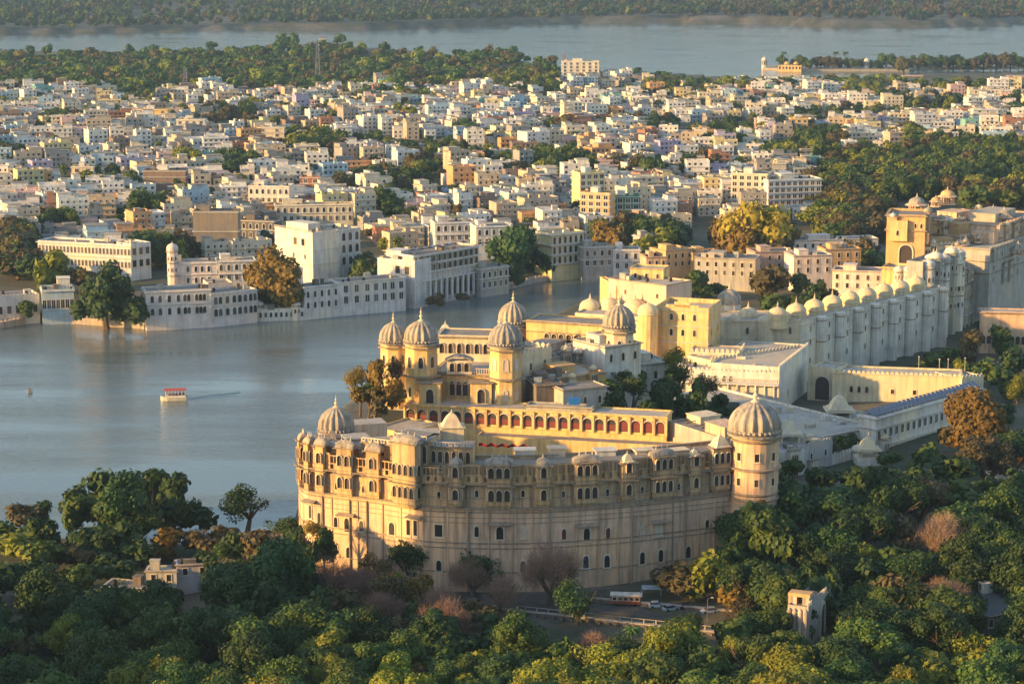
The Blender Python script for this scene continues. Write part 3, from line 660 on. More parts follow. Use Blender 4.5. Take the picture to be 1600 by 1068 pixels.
# weathered courts right of the domes
ct = B('weathered_court', 'weathered grey palace court of stepped roofs and small crested parapets right of the domes', 'palace wing', 818, 628, 862, 640, 620, 556, 10, LIME, ROOFM, zb=36, skirt=15, para=.3); ct.cren('FR', 1.3, 2.0, ct.z1 + .3); ct.win('F', 2, ct.z1 - 5, 1.2, 2.4, 'rect')
for (nm, px1, Y1, px2, Y2, yt, dp, mat, rf, nw) in [('wing', 862, 640, 948, 662, 560, 18, GREYW, ROOFM, 6), ('wing', 868, 622, 946, 632, 592, 14, OCHRE, ROOFL, 5), ('shed', 838, 612, 880, 614, 602, 12, STONE, ROOFM, 0), ('wing', 880, 608, 948, 614, 610, 8, GREYW, ROOFM, 3),
                                              ('wing', 945, 640, 1001, 648, 543, 16, WHITE, ROOFL, 3), ('wing', 1000, 660, 1048, 664, 570, 14, WHITE, ROOFL, 3), ('shed', 822, 606, 925, 602, 634, 5, GREYW, ROOFL, 0)]:
    q = B(nm, None, None, px1, Y1, px2, Y2, 640, yt, dp, mat, rf, parent=ct.root, zb=30, skirt=12, para=.35); q.band([q.z1 - .1], .6, .2)
    if nw: q.win('F', nw, q.z1 - 4.6, 1.4, 2.6, 'arch'); q.win('R', 2, q.z1 - 4.6, 1.2, 2.2, 'arch')
    if nw > 3: q.busy('F', nw, px1, q.z1 - 7)
    if dp > 11: q.block(.2, .6, .4, .8, 2.2); q.clutter(5, px1)
    if nm == 'wing' and dp == 18:
        for i in range(6): v = q.top((i + .5) / 6, .1, .4); dome(q.wp, v, 1.3, 1.0, 'smooth', .8, DOMEM)
        for i in range(4): v = q.top(.1 + i * .22, .5); dome(q.wp, v, 1.6, 1.2, 'smooth', .8, DOMEM)
p = at(897, 628, 604); mb = MB(); mb.box((p.x, 604), (1, 0), 3.2, 2.4, p.z - .5, p.z + 1.2); tag(mb.build('tarpaulin', plain('blue_tarpaulin', (.02, .16, .5), .5)), 'bright blue tarpaulin on the low roof behind the golden arcade', 'tarpaulin')
rs = B('ruined_outbuilding', 'stained roofless outbuilding with beams behind the right end of the curved palace', 'outbuilding', 1043, 597, 1130, 575, 700, 658, 14, GREYW, ROOFM, zb=25, skirt=16, para=.2)
for i in range(7): v = rs.top(.05 + i * .14, .2); mb = MB(); w_ = rs.top(.05 + i * .14 + .08, .9, 2.2 * (i % 2)); mb.tube(v, w_, .15, .12); mb.build('beam', BARK, rs.root)
rs.block(.6, .95, .1, .6, 2.6, CREAM); rs.block(.05, .3, .4, .9, 1.8, LIME)
bt = B('bank_terrace', 'stone bank terrace under the orange-green trees beside the left golden tower', 'terrace', 545, 603, 640, 598, 680, 650, 30, GREYW, wallmat('garden_soil', (.05, .055, .03), (.03, .03, .02), .5), zb=14, zt=33, skirt=12, para=.3)
gd = B('garden_terrace', 'planted palace garden terrace behind the right end of the golden arcade', 'terrace', 938, 606, 1135, 600, 660, 640, 62, GREYW, wallmat('garden_soil', (.05, .055, .03), (.03, .03, .02), .5), parent=None, zb=14, zt=28.5, skirt=8, para=.3)
# ================================================================ WHITE-WALLED ZENANA
Yg = lambda px, py, z=8: P(px, py, z).y
zn = B('gate_house', 'golden block with stepped gable and round turret left of the white wall', 'palace', 1024, 772, 1106, 766, 560, 484, 20, GOLD, ROOFL, zb=8, skirt=8, para=1.6)
zt = zn.z1; zn.band([zt + .2, zn.zy(508), zn.zy(533)], .4, .3, TRIM)
zn.win('F', [.3, .52, .74], zn.zy(498) , 1.5, 2.6, 'arch'); zn.win('F', [.3, .52, .74], zn.zy(522), 1.5, 2.6, 'arch'); zn.win('R', 2, zn.zy(522), 1.2, 2.4, 'arch')
a = zn.c[0] + zn.u * zn.w * .5 - zn.n * .25; mb = MB(); mb.box(a, zn.u, zn.w * .3, .6, zt + 1.5, zt + 3.4); mb.box(a, zn.u, zn.w * .16, .6, zt + 3.4, zt + 5.0); mb.box(a, zn.u, zn.w * .62, .6, zt + 1.4, zt + 2.3); mb.build('gable', GOLD, zn.wp)
for tx in (1012,): p = at(tx, 560, 768); octower(zn.root, (p.x, 769, 6), 3.6, zt - 6 - 1, [(.5, .25)], GOLD, 'smooth', 1.0, 1.0, 16, (), 6, DOMEY, .01)
zw_ = B('white_wall_front', 'pale camera-facing wall with two turrets joining the gate house to the long white wall', 'palace wall', 1106, 788, 1251, 789, 590, 503, 22, LIME, ROOFL, zb=8, skirt=8, para=.5)
zw_.band([zw_.z1 + .1, zw_.zy(530)], .3, .25, TRIM); zw_.win('F', [.42, .88], zw_.zy(522), 1.4, 2.8, 'arch'); zw_.win('F', [.88], zw_.zy(552), 1.4, 2.8, 'archw')
for px in (1118, 1195): p = at(px, 590, 788); octower(zw_.root, (p.x, 788.5, 6), 2.9, zw_.z1 - 6, [(.55, .2)], LIME, 'smooth', 1.0, .8, 12, ((.75, .9, 2),) if px < 1150 else (), 6, LIME, .01)
for px in (1147, 1222): p = at(px, 500, 790); mb = MB(); mb.lathe([(2.6, 0), (2.6, .3), (2.2, 1.2), (1.2, 2.2), (.1, 2.5)], 12, (p.x, 790, zw_.z1 + .2)); mb.build('crest', LIME, zw_.root)
sw = B('long_white_wall', 'long shaded white palace wall of many half-round turrets topped by a row of pale domes', 'palace wall', 1251, 789, 1478, 868, 600, 500, 16, WHITE, ROOFL, zb=8, skirt=8, para=.6, zt=zw_.z1)
sw.band([sw.z1 + .2, sw.z1 - 7.5, sw.z1 - 1.6], .35, .3, TRIM)
for i in range(8):
    t = (i + .95) / 8.3; p = sw.c[0] + sw.u * sw.w * t; octower(sw.root, (p.x + sw.n.x * .8, p.y + sw.n.y * .3, 6), 2.1, sw.z1 - 6.2, [(.66, .2), (.97, .2)], WHITE, 'smooth', 1.0, .45, 12, (), 6, WHITE, .5)
    q = sw.c[0] + sw.u * sw.w * (t - .055) + sw.n * .02; rz = math.atan2(sw.u.y, sw.u.x)
    for z in (22, 15, 27): inst('window', WM['rect'], sw.wp, (q.x, q.y, z), rz, (.9, 1, 2.2))
for i in range(9):
    v = sw.top((i - .55) / 8.6, .38, 0); octower(sw.root, (v.x, v.y, sw.z1 - 1), 3.7, 2.4, [], DOMEY, 'smooth', 1.0, 1.05, 16, (), 1, None, 2.4)
v = at(1169, 497, 800); octower(zw_.root, (v.x, 800, v.z - 3), 3.7, 3, [], DOMEY, 'smooth', 1.0, 1.05, 16, (), 1, None, 2.2)
ch = at(1139, 494, 815); octower(zw_.root, (ch.x, 815, ch.z - 4), 4.6, 9, [(.35, .8), (.7, .7)], WHITE, 'smooth', .95, 1.1, 8, ((.4, 1.4, 2),), 6, DOMEM, 3)
# terraces in front of it
t1 = B('terrace_house', 'two-storey white terrace house with a slatted balcony over dark red openings below the white wall', 'house', 1046, 738, 1217, 730, 625, 577, 22, WHITE, ROOFL, zb=8, skirt=6, para=.4)
t1.cren('F', .9, 1.5, t1.z1 + .4); t1.clutter(9, 5); t1.win('F', [.3, .36, .42, .5, .56], t1.z1 - 3.4, 1.4, 2.2, 'archw'); t1.cols('F', 12, 10, t1.z1 - 3.8, 2.4, .22, WHITE); t1.rail('F', t1.z1 - 3.5, 1.5, .8, TRIMW)
mb = MB(); a = t1.c[0] + t1.n * .3; b_ = t1.c[1] + t1.n * .3; mb.face([(a.x, a.y, 9), (b_.x, b_.y, 9), (b_.x, b_.y, 13), (a.x, a.y, 13)]); mb.build('shopfront', plain('dark_red_doors', (.10, .02, .02), .8), t1.wp)
t2 = B('side_terrace', None, None, 1217, 730, 1262, 772, 610, 564, 24, WHITE, ROOFL, parent=t1.root, zb=8, skirt=6, para=.4, zt=t1.z1 + 2); t2.cren('F', .9, 1.5, t2.z1 + .4); t2.win('F', [.3], 13, 1.2, 3, 'rect')
t3 = B('upper_terrace', 'golden battlemented terrace wall below the gate house', 'palace wall', 1076, 756, 1156, 752, 590, 550, 14, LIME, ROOFL, zb=10, skirt=8, para=.3); t3.cren('FR', 1.5, 1.7, t3.z1 + .3); t3.band([t3.z1 - 3], .5, .3); t3.win('F', 11, t3.z1 - 2.2, .9, 1.8, 'blind')
t4 = B('upper_terrace', 'long plain battlemented terrace just above the white slatted balcony', 'palace wall', 1110, 744, 1250, 770, 600, 564, 12, LIME, ROOFL, zb=10, skirt=8, para=.3); t4.cren('F', 1.1, 1.7, t4.z1 + .3)
# block left of the gate house with little domes
lb = B('lakeside_palace_block', 'pinkish windowless palace block with sunlit left end coloured gold at the lake edge', 'palace', 937, 838, 962, 815, 480, 434, 2, GOLD, ROOFL, zb=6, skirt=8, para=.6)  # sunlight on the pink block's left end is put in as gold wash
l2 = B('wall_block', None, None, 950, 818, 1040, 800, 490, 436, 16, wallmat('pink_wash', (.66, .50, .40), (.3, .22, .18), .45), ROOFL, parent=lb.root, zb=6, skirt=8, para=.6); l2.band([l2.z1 + .3], .3, .3); l2.clutter(6, 4); l2.win('F', [.3, .85], l2.z1 - 5, 1.2, 2, 'rect')
l3 = B('attic', None, None, 984, 822, 1036, 818, 440, 420, 10, GOLD, ROOFL, parent=lb.root, zb=30, skirt=3, para=.6); l3.win('F', 3, l3.z1 - 3.2, 1.4, 2, 'arch'); l3.band([l3.z1 + .2], .5, .3)
l4 = B('low_terrace', None, None, 898, 800, 1012, 790, 505, 490, 22, LIME, ROOFL, parent=lb.root, zb=6, skirt=8, para=.4); l4.band([l4.z1 - 1.2], .3, .3)
for px, yb, Y, r in ((922, 486, 812, 3.9), (953, 484, 812, 3.9), (992, 488, 806, 4.4)):
    v = at(px, yb, Y); octower(lb.root, (v.x, v.y, v.z - 4), r, 4.5, [(.95, .3)], DOMEY, 'smooth', 1.0, 1.0, 16, (), 2, None, 2.4)
# ================================================================ CITY PALACE AT THE RIGHT
c1 = B('golden_keep', 'big golden palace keep with arched gateway rising behind the white domes', 'palace', 1376, 905, 1476, 895, 470, 420, 13, GOLD, ROOFL, zb=8, skirt=6, para=1.0); c1.band([c1.z1, c1.zy(445)], .5, .35)
mb = MB(); a = c1.c[0] + c1.u * c1.w * .52 + c1.n * .2; mb.box(a, c1.u, .8, .5, 10, c1.z1); mb.build('buttress', GOLD, c1.wp); c1.win('F', [.64], c1.zy(446), 3, 4, 'archred')
c2 = B('upper_keep', None, None, 1384, 926, 1444, 922, 420, 338, 22, OCHRE, ROOFM, parent=c1.root, zb=20, skirt=10, para=1.0); c2.band([c2.z1 + .3, c2.zy(360)], .9, .4); c2.win('F', [.52], c2.zy(412), 6.5, 9, 'niche', 'archway'); c2.win('F', [.15, .3, .75, .9], c2.zy(355), 1.2, 2.2, 'arch'); c2.busy('R', 4, 5, c2.z1 - 18); c2.busy('F', 3, 9, c2.z1 - 6)
mb = MB(); a = c2.c[0] + c2.u * c2.w * .3 + c2.n * .9; mb.box(a, c2.u, 8, 2.5, c2.zy(375), c2.zy(343)); o = mb.build('bay', GOLD, c2.wp); inst('window', WM['arch'], o, (a.x + c2.n.x * 1.27, a.y + c2.n.y * 1.27, c2.zy(366)), math.atan2(c2.u.y, c2.u.x), (1.4, 1, 2.4))
for (px1, Y1, px2, Y2, yt, dp, mat, nw, zb) in [(1444, 945, 1500, 950, 352, 18, OCHRE, 4, 25), (1498, 935, 1545, 948, 372, 16, CREAM, 4, 20), (1500, 960, 1560, 985, 345, 20, CREAM, 4, 25), (1440, 925, 1512, 930, 385, 12, LIME, 6, 20), (1560, 940, 1625, 985, 355, 25, CREAM, 5, 15), (1545, 915, 1620, 965, 392, 20, GREYW, 6, 12)]:
    q = B('palace_wing', None, None, px1, Y1, px2, Y2, 470, yt, dp, mat, random.choice([ROOFM, ROOFL]), parent=c1.root, zb=zb, skirt=10, para=.8); q.band([q.z1 + .2, q.z1 - 5, q.z1 - 10], .5, .3)
    for z in (q.z1 - 4, q.z1 - 9, q.z1 - 14): q.win('F', nw, z, 1.4, 2.6, 'arch')
    q.cren('F', 1.0, 1.8, q.z1 + .8); q.busy('F', nw, px1, q.z1 - 16); q.busy('R', 3, px1 + 1, q.z1 - 14); q.block(U(.1, .4), U(.5, .9), .3, .8, U(2, 5), random.choice([OCHRE, CREAM, GREYW]))
for px, yb, Y, r, k in ((1432, 333, 955, 3.4, 'smooth'), (1470, 352, 948, 2.2, 'smooth'), (1410, 341, 948, 1.8, 'pyramid'), (1568, 350, 962, 3.0, 'pyramid'), (1590, 398, 935, 2.4, 'pyramid'), (1500, 392, 930, 2.4, 'smooth'), (1480, 318, 990, 3.0, 'smooth'), (1462, 322, 985, 2.0, 'smooth'), (1528, 378, 935, 1.8, 'pyramid')):
    v = at(px, yb, Y); chhatri(c1.root, (v.x, v.y, v.z), r, r * 1.1, k, 4 if k == 'pyramid' else 8, CREAM, OCHRE if px in (1480, 1462) else DOMEM)
g1 = B('grey_palace_tower', 'tall grey palace front of clustered turrets at the far end of the white wall', 'palace', 1440, 868, 1500, 905, 545, 412, 7, GREYW, ROOFM, zb=8, skirt=6, para=.8)
for k_ in range(5):
    t = (k_ + .5) / 5; p = g1.c[0] + g1.u * g1.w * t + g1.n * .6; octower(g1.root, (p.x, p.y, 6), 2.7, g1.z1 - 7 + (k_ % 2) * 2, [(.5, .4), (.75, .4), (.96, .5)], GREYW if k_ % 2 else WHITE, 'smooth', 1.0, .8, 8, ((.8, 1.0, 2.2), (.56, 1.0, 2.2), (.36, 1.0, 2.2)), 6, WHITE, 1.6)
for px, yb, Y, r in ((1458, 414, 885, 4.2), (1486, 412, 898, 4.6), (1440, 420, 885, 2.6), (1421, 425, 885, 2.2), (1404, 425, 888, 2.0)):
    v = at(px, yb, Y); octower(g1.root, (v.x, v.y, v.z - 5), r, 5.4, [(.95, .4)], WHITE, 'smooth', 1.0, 1.0, 12, ((.4, 1.0, 2.0),), 4, WHITE, 2.2)
g0 = B('low_wing', None, None, 1404, 872, 1442, 866, 520, 449, 12, LIME, ROOFL, parent=g1.root, zb=8, skirt=6, para=.8); g0.band([g0.z1 + .2, g0.z1 - 5], .6, .3); g0.win('F', 5, g0.z1 - 4, 1.3, 2.8, 'niche'); g0.win('F', 5, g0.z1 - 10, 1.3, 2.8, 'niche')
for (px1, Y1, px2, Y2, yt, mat) in [(1500, 905, 1536, 935, 428, GREYW), (1536, 930, 1625, 1000, 400, wallmat('blue_grey_wash', (.46, .46, .46), (.2, .2, .2), .5))]:
    q = B('palace_front', None, None, px1, Y1, px2, Y2, 545, yt, 20, mat, ROOFM, parent=g1.root, zb=8, skirt=6, para=.8); q.band([q.z1 + .2, q.z1 - 6, q.z1 - 12], .8, .35)
    for z in (q.z1 - 5, q.z1 - 11, q.z1 - 18, q.z1 - 25): q.win('F', int(q.w / 4.2), z, 1.6, 3.0, 'niche')
    q.busy('F', int(q.w / 5.5), px1, q.z1 - 26); q.block(.1, .5, .3, .8, 4, GREYW); q.cols('F', int(q.w / 5), q.z1 - 25, q.z1 - 18, 1.8, .25)
sr = B('gate_pavilion', 'long low cream terrace roof in front of the grey palace at the right edge', 'pavilion', 1532, 850, 1640, 846, 520, 488, 9, CREAM, ROOFL, zb=8, skirt=4, para=.5); sr.band([sr.z1 - .2], .8, .4); sr.win('F', 12, 12, 2.0, 3.5, 'niche')
# ================================================================ WINGS RIGHT OF THE DOMED TOWER
mw = B('battlemented_wing', 'long cream battlemented wing with few small windows above the trees', 'palace wing', 1300, 748, 1502, 740, 640, 584, 14, wallmat('cream_limewash', (.78, .66, .42), (.36, .29, .2), .5), ROOFL, zb=8, skirt=6, para=.5)
mw.cren('F', 1.1, 1.6, mw.z1 + .5); mw.band([mw.z1 + .3], .3, .3, TRIM); mw.win('F', [.15, .21, .27], mw.zy(611), 1.5, 2.4, 'arch'); mw.win('F', [.47, .64, .82], mw.zy(612), 1.5, 1.8, 'rect'); mw.win('F', [.30, .50, .7], mw.zy(634), 1.4, 1.9, 'rect')
mc = B('end_wall', None, None, 1502, 739, 1536, 744, 640, 588, 14, LIME, ROOFL, parent=mw.root, zb=8, skirt=6, para=.5, zt=mw.z1 - .3); mc.cren('F', 1.1, 1.6, mc.z1 + .5)
mg = B('gateway', None, None, 1262, 755, 1301, 750, 640, 580, 14, LIME, ROOFL, parent=mw.root, zb=8, skirt=6, para=.5, zt=mw.z1 + .5); mg.cren('F', 1.1, 1.6, mg.z1 + .5); mg.win('F', [.6], 10, 6.5, 9, 'niche', 'archway')
dw = B('white_diagonal_wing', 'long white two-storey wing with close-set windows and blue-grey roof tiles, slanting right', 'palace wing', 1368, 658, 1534, 703, 735, 655, 6.5, WHITE, ROOFM, zb=8, skirt=6, para=.8)
dw.band([dw.z1, dw.z1 - 3.2, dw.z1 - 9.0], .7, .3, TRIMW); dw.win('F', 19, dw.z1 - 6.6, 1.8, 2.9, 'rectw'); dw.win('F', [.03 + i * .052 for i in range(12)], dw.z1 - 12.6, 1.8, 2.9, 'rectw')
mb = MB(); mb.mi = 0
for i in range(26):
    a, b_, c_, d_ = dw.top(i / 26, .15), dw.top((i + .82) / 26, .15), dw.top((i + .82) / 26, .55), dw.top(i / 26, .55); mb.add([(a.x, a.y, dw.z1 + 1.0), (b_.x, b_.y, dw.z1 + 1.0), (c_.x, c_.y, dw.z1 + 2.6), (d_.x, d_.y, dw.z1 + 2.6), (a.x, a.y, dw.z1), (b_.x, b_.y, dw.z1)], [(0, 1, 2, 3), (4, 5, 1, 0)])
mb.build('roof_tiles', plain('blue_grey_tile', (.16, .18, .24), .5), dw.wp)
tr = B('palace_terrace', 'broad pale flat-roofed terrace between the domed corner tower and the diagonal white wing', 'terrace', 1128, 628, 1372, 668, 720, 676, 75, WHITE, ROOFL, zb=8, skirt=6, para=.7, zt=19.0); tr.band([tr.z1 + .2], .5, .3); tr.clutter(26, 3)
for px, yb, Y, r, h in ((1311, 655, 690, 4.4, 3.2), (1233, 690, 640, 3.6, 2.6), (1356, 712, 640, 3.4, 2.2)):
    v = at(px, yb, Y); o = chhatri(tr.root, (v.x, v.y, v.z), r, h, 'pyramid', 4, LIME); mb = MB(); mb.box((v.x, v.y), (1, 0), r * 2.2, r * 2.2, 8, v.z - .2); mb.build('turret', WHITE, o)
for (px1, Y1, px2, Y2, yb, yt, dp, mat) in [(1216, 622, 1258, 626, 760, 712, 12, WHITE), (1256, 630, 1300, 640, 760, 700, 12, wallmat('grey_wash', (.5, .48, .45), (.2, .19, .18), .6)), (1298, 640, 1392, 664, 745, 716, 12, WHITE), (1305, 672, 1372, 690, 690, 668, 10, LIME), (1388, 668, 1500, 700, 740, 700, 8, LIME)]:
    q = B('lower_wing', None, None, px1, Y1, px2, Y2, yb, yt, dp, mat, ROOFL, parent=tr.root, zb=8, skirt=6, para=.5); q.cren('F', .9, 1.5, q.z1 + .5); q.clutter(4, px1); q.busy('F', max(1, int(q.w / 7)), px1, q.z1 - 7); q.win('F', max(2, int(q.w / 5)), q.z1 - 4, 1.4, 2.2, 'archw')

# ================================================================ THE FAR SHORE OF THE NEAR LAKE
EXC = []
def BG(name, label, cat, px1, yb1, px2, yb2, yt, depth, mat, zg=3, **k):
    Y1, Y2 = P(px1, yb1, zg).y, P(px2, yb2, zg).y
    q = B(name, label, cat, px1, Y1, px2, Y2, yb1, yt, depth, mat, zb=zg, skirt=7, **k); q.ws = 1.3; q.clutter(max(2, int(q.w / 6)), px1)
    c = sum(q.c, Vector((0, 0))) / 4
    for i in range(4):
        for j in range(2): v = q.top((i + .5) / 4, (j + .5) / 2); EXC.append((v.x, v.y, max(q.w / 8, q.d / 4) + 5))
    return q
bluew = wallmat('pale_blue_wash', (.50, .60, .66), (.25, .27, .28), .4)
pinkw = wallmat('pink_white_wash', (.76, .66, .60), (.34, .28, .26), .45)
# quay walls
def quay(pts_, name, label, z0, z1, th, mat):
    mb = MB()
    for i in range(len(pts_) - 1):
        a, b_ = Vector(w2(*pts_[i])), Vector(w2(*pts_[i + 1])); u = (b_ - a).normalized(); n_ = Vector((-u.y, u.x)); mb.box((a + b_) / 2 + n_ * th / 2, u, (b_ - a).length + .6, th, z0, z1)
    mid = w2(*pts_[len(pts_) // 2]); root = empty(name, (mid[0], mid[1], 0), label, 'quay wall'); w_ = mb.build('wall', mat, root)
    mb = MB()
    for i in range(len(pts_) - 1):
        a, b_ = Vector(w2(*pts_[i])), Vector(w2(*pts_[i + 1])); u = (b_ - a).normalized(); n_ = Vector((-u.y, u.x)); L = (b_ - a).length; k = int(L / 2.5); mb.box((a + b_) / 2 + n_ * .3, u, L, .25, z1 + .85, z1 + 1.05)
        for j in range(k): mb.box(a + u * L * (j + .5) / k + n_ * .3, u, .35, .3, z1, z1 + .85)
    mb.build('parapet', TRIM, root); return root
quay([(-500, 552), (-200, 532), (0, 514), (66, 501)], 'quay_wall', 'stone quay wall with a low railing at the far left lake edge', -3, 3.0, 2.0, CREAM)
quay([(78, 503), (226, 514), (278, 503), (325, 506), (367, 498), (470, 499)], 'quay_wall', 'long pale lakeside quay in front of the big dark tree and white mansion', -3, 3.0, 2.2, wallmat('quay_stone', (.48, .40, .33), (.14, .12, .10), .7))
quay([(751, 459), (800, 451), (835, 442), (905, 431), (942, 430), (1000, 425)], 'quay_wall', 'worn stone landing steps below the big dark tree by the narrow channel', -3, 2.6, 2.2, GREYW)
h = BG('lakeside_mansion', 'pinkish white lakeside mansion with a small domed corner tower and arched windows', 'mansion', 228, 508, 330, 503, 458, 14, pinkw, zg=2.5); h.band([h.z1, h.z1 - 5.6], .5, .25, TRIMW)
for z in (h.z1 - 4.4, h.z1 - 10): h.win('F', [.1, .22, .36, .5, .6, .66, .78, .84, .9], z, 1.5, 2.6, 'archw')
h2 = BG('wing', None, None, 330, 503, 402, 495, 461, 12, pinkw, zg=2.5, parent=h.root); h2.band([h2.z1, h2.z1 - 5.4], .5, .25, TRIMW)
for z in (h2.z1 - 4.4, h2.z1 - 9.8): h2.win('F', [.1, .2, .35, .5, .62, .74, .86, .95], z, 1.9, 2.8, 'archw')
h3 = BG('upper_house', None, None, 266, 470, 340, 468, 413, 12, pinkw, zg=3, parent=h.root); h3.band([h3.z1, h3.z1 - 5.2], .6, .25, TRIMW)
for z in (h3.z1 - 3.8, h3.z1 - 9): h3.win('F', [.12, .38, .55, .68, .82], z, 1.3, 2.2, 'archw')
v = P(271, 470, 3); octower(h.root, (v.x, v.y + 1, 3), 2.6, 24, [(.5, .4), (.75, .4), (.97, .6)], pinkw, 'smooth', 1, 1.1, 8, ((.8, 1, 2), (.58, 1, 2)), 3, pinkw, 1)
h4 = BG('side_house', None, None, 326, 480, 364, 478, 446, 14, pinkw, zg=3, parent=h.root)
lp = BG('lakeside_house', 'small white-blue lakeside house with a rooftop room left of the big dark tree', 'house', 66, 497, 116, 495, 456, 14, bluew, zg=3); lp.win('F', 7, 7, 1.5, 3.4, 'rectw'); lp.band([lp.z1], .6, .3, TRIMW); lp.block(.5, .9, .3, .8, 5, WHITE)
l0 = BG('lakeside_house', 'low pinkish lakeside house with square openings at the left edge', 'house', -20, 500, 62, 494, 468, 14, pinkw, zg=3); l0.win('F', 6, 5, 1.8, 3, 'rect'); l0.cren('F', .8, 1.6)
bh = BG('long_terrace_building', 'long bluish white two-storey building with many narrow windows behind the yellow-green lakeside tree', 'building', 60, 428, 205, 436, 378, 14, SHOREW, zg=4); bh.band([bh.z1, bh.z1 - 6], .8, .3, TRIMW)
for z in (bh.z1 - 4.6, bh.z1 - 11): bh.win('F', 26, z, 1.1, 2.6, 'rectw')
b2 = BG('wing', None, None, 205, 436, 236, 432, 384, 14, SHOREW, zg=4, parent=bh.root); b2.win('F', 3, b2.z1 - 5, 2.2, 3, 'rect'); b2.win('F', 3, b2.z1 - 11, 2.2, 3, 'rect')
ht = BG('lake_hotel', 'tall white hotel block with rows of arched balconies and a sunlit blank left wall', 'hotel', 490, 446, 563, 436, 366, 20, SHOREW, zg=3)
ht.band([ht.z1, ht.z1 - 6.2, ht.z1 - 12.2], .5, .3, TRIMW); ht.block(0, .25, .2, .9, 4.5, WHITE); ht.rail('F', ht.z1 + .9, .9, .9)
for z in (ht.z1 - 5.0, ht.z1 - 11, ht.z1 - 17): ht.win('F', 7, z, 2.2, 3.4, 'archw')
h6 = BG('left_wing', None, None, 430, 436, 489, 448, 356, 16, WHITE, zg=3, parent=ht.root); h6.win('F', [.55, .75], h6.z1 - 6.5, 2.6, 3.0, 'rect'); h6.win('F', [.2, .5, .8], h6.z1 - 13, 1.3, 2.0, 'rectw'); h6.band([h6.z1 - 8, h6.z1 - 15], .3, .25, TRIMW); h6.rail('F', h6.z1 + .9, .9, .9); h6.block(.1, .4, .3, .8, 3, WHITE); h6.band([h6.z1 + .5], .3, .3, TRIMW)
wl = BG('waterside_house', 'white two-storey waterside house rising straight from the lake, slanting right', 'house', 530, 489, 634, 480, 443, 12, SHOREW, zg=1.5, para=.6); wl.band([wl.z1 + .2], .5, .3, TRIMW)
for z in (wl.z1 - 4.6, wl.z1 - 9.6): wl.win('F', [.1, .26, .42, .55, .68, .8, .93], z, 1.9, 2.8, 'rectw')
w3 = BG('waterside_house', 'white waterside house with small arched windows beside the orange-green lakeside tree', 'house', 476, 495, 530, 489, 450, 10, SHOREW, zg=1.5, para=.6); w3.win('F', 5, w3.z1 - 4.5, 1.4, 2.4, 'archw'); w3.win('F', 5, w3.z1 - 9.5, 1.4, 2.4, 'archw'); w3.band([w3.z1], .5, .3, TRIMW)
w4 = BG('waterside_wall', 'low white wall with arched openings along the water in front of the orange-green tree', 'wall', 403, 498, 476, 496, 484, 3, WHITE, zg=1.2, para=.4); w4.win('F', 9, 1.8, 1.2, 1.9, 'archw')
for px, y in ((404, 497), (462, 497)): v = P(px, y, 1); octower(w4.root, (v.x, v.y + 1, 0), 2.3, 7, [(.95, .5)], WHITE, 'smooth', 1, .7, 8, ((.5, 1.1, 2),), 3, WHITE, .8)
cl = BG('colonnade_hotel', 'grey-white hotel with a grid of balconies above white pillars at the water', 'hotel', 646, 474, 748, 455, 402, 16, SHOREW, zg=2)
zz = cl.z1; cl.band([zz, zz - 4.0, zz - 8.2, zz - 12.3], 1.2, .5, TRIMW); cl.win('F', 12, zz - 3.4, 2.3, 2.4, 'niche'); cl.win('F', 12, zz - 7.6, 2.3, 2.4, 'niche'); cl.win('F', 12, 3.0, 2.4, 6, 'niche')
cl.cols('F', 13, 1, zz, 1.0, .16, GREYW, 'mullions', False); cl.cols('F', 12, 1.5, zz - 12, 1.6, .5, TRIMW); cl.rail('F', zz + .5, 1.1, .9, STONE)
for i in range(7): v = cl.top(.1 + i * .13, .3); mb = MB(); mb.lathe([(1.9, 2.3), (.1, 3.0)], 8, tuple(v)); mb.tube(v, v + Vector((0, 0, 2.8)), .06, .06, 4); mb.build('parasol', plain('dark_canvas', (.05, .04, .05), .8), cl.root)
c5 = BG('side_building', None, None, 590, 470, 648, 476, 405, 14, SHOREW, zg=2, parent=cl.root); c5.win('F', [.55, .8], c5.z1 - 6, 2.6, 3.2, 'rect'); c5.block(.1, .5, .3, .9, 4)
yl = BG('yellow_balcony_house', 'yellow and white three-storey house with full-width balconies right of the dark lakeside tree', 'house', 862, 434, 912, 428, 368, 14, wallmat('pale_yellow_wash', (.72, .62, .34), (.3, .26, .2), .4), zg=2)
for z in (yl.z1 - 4.5, yl.z1 - 9.5, yl.z1 - 14.5): yl.win('F', 6, z, 1.8, 3, 'archw')
yl.band([yl.z1, yl.z1 - 5.2, yl.z1 - 10.2, yl.z1 - 15], 1.2, .3, TRIMW)
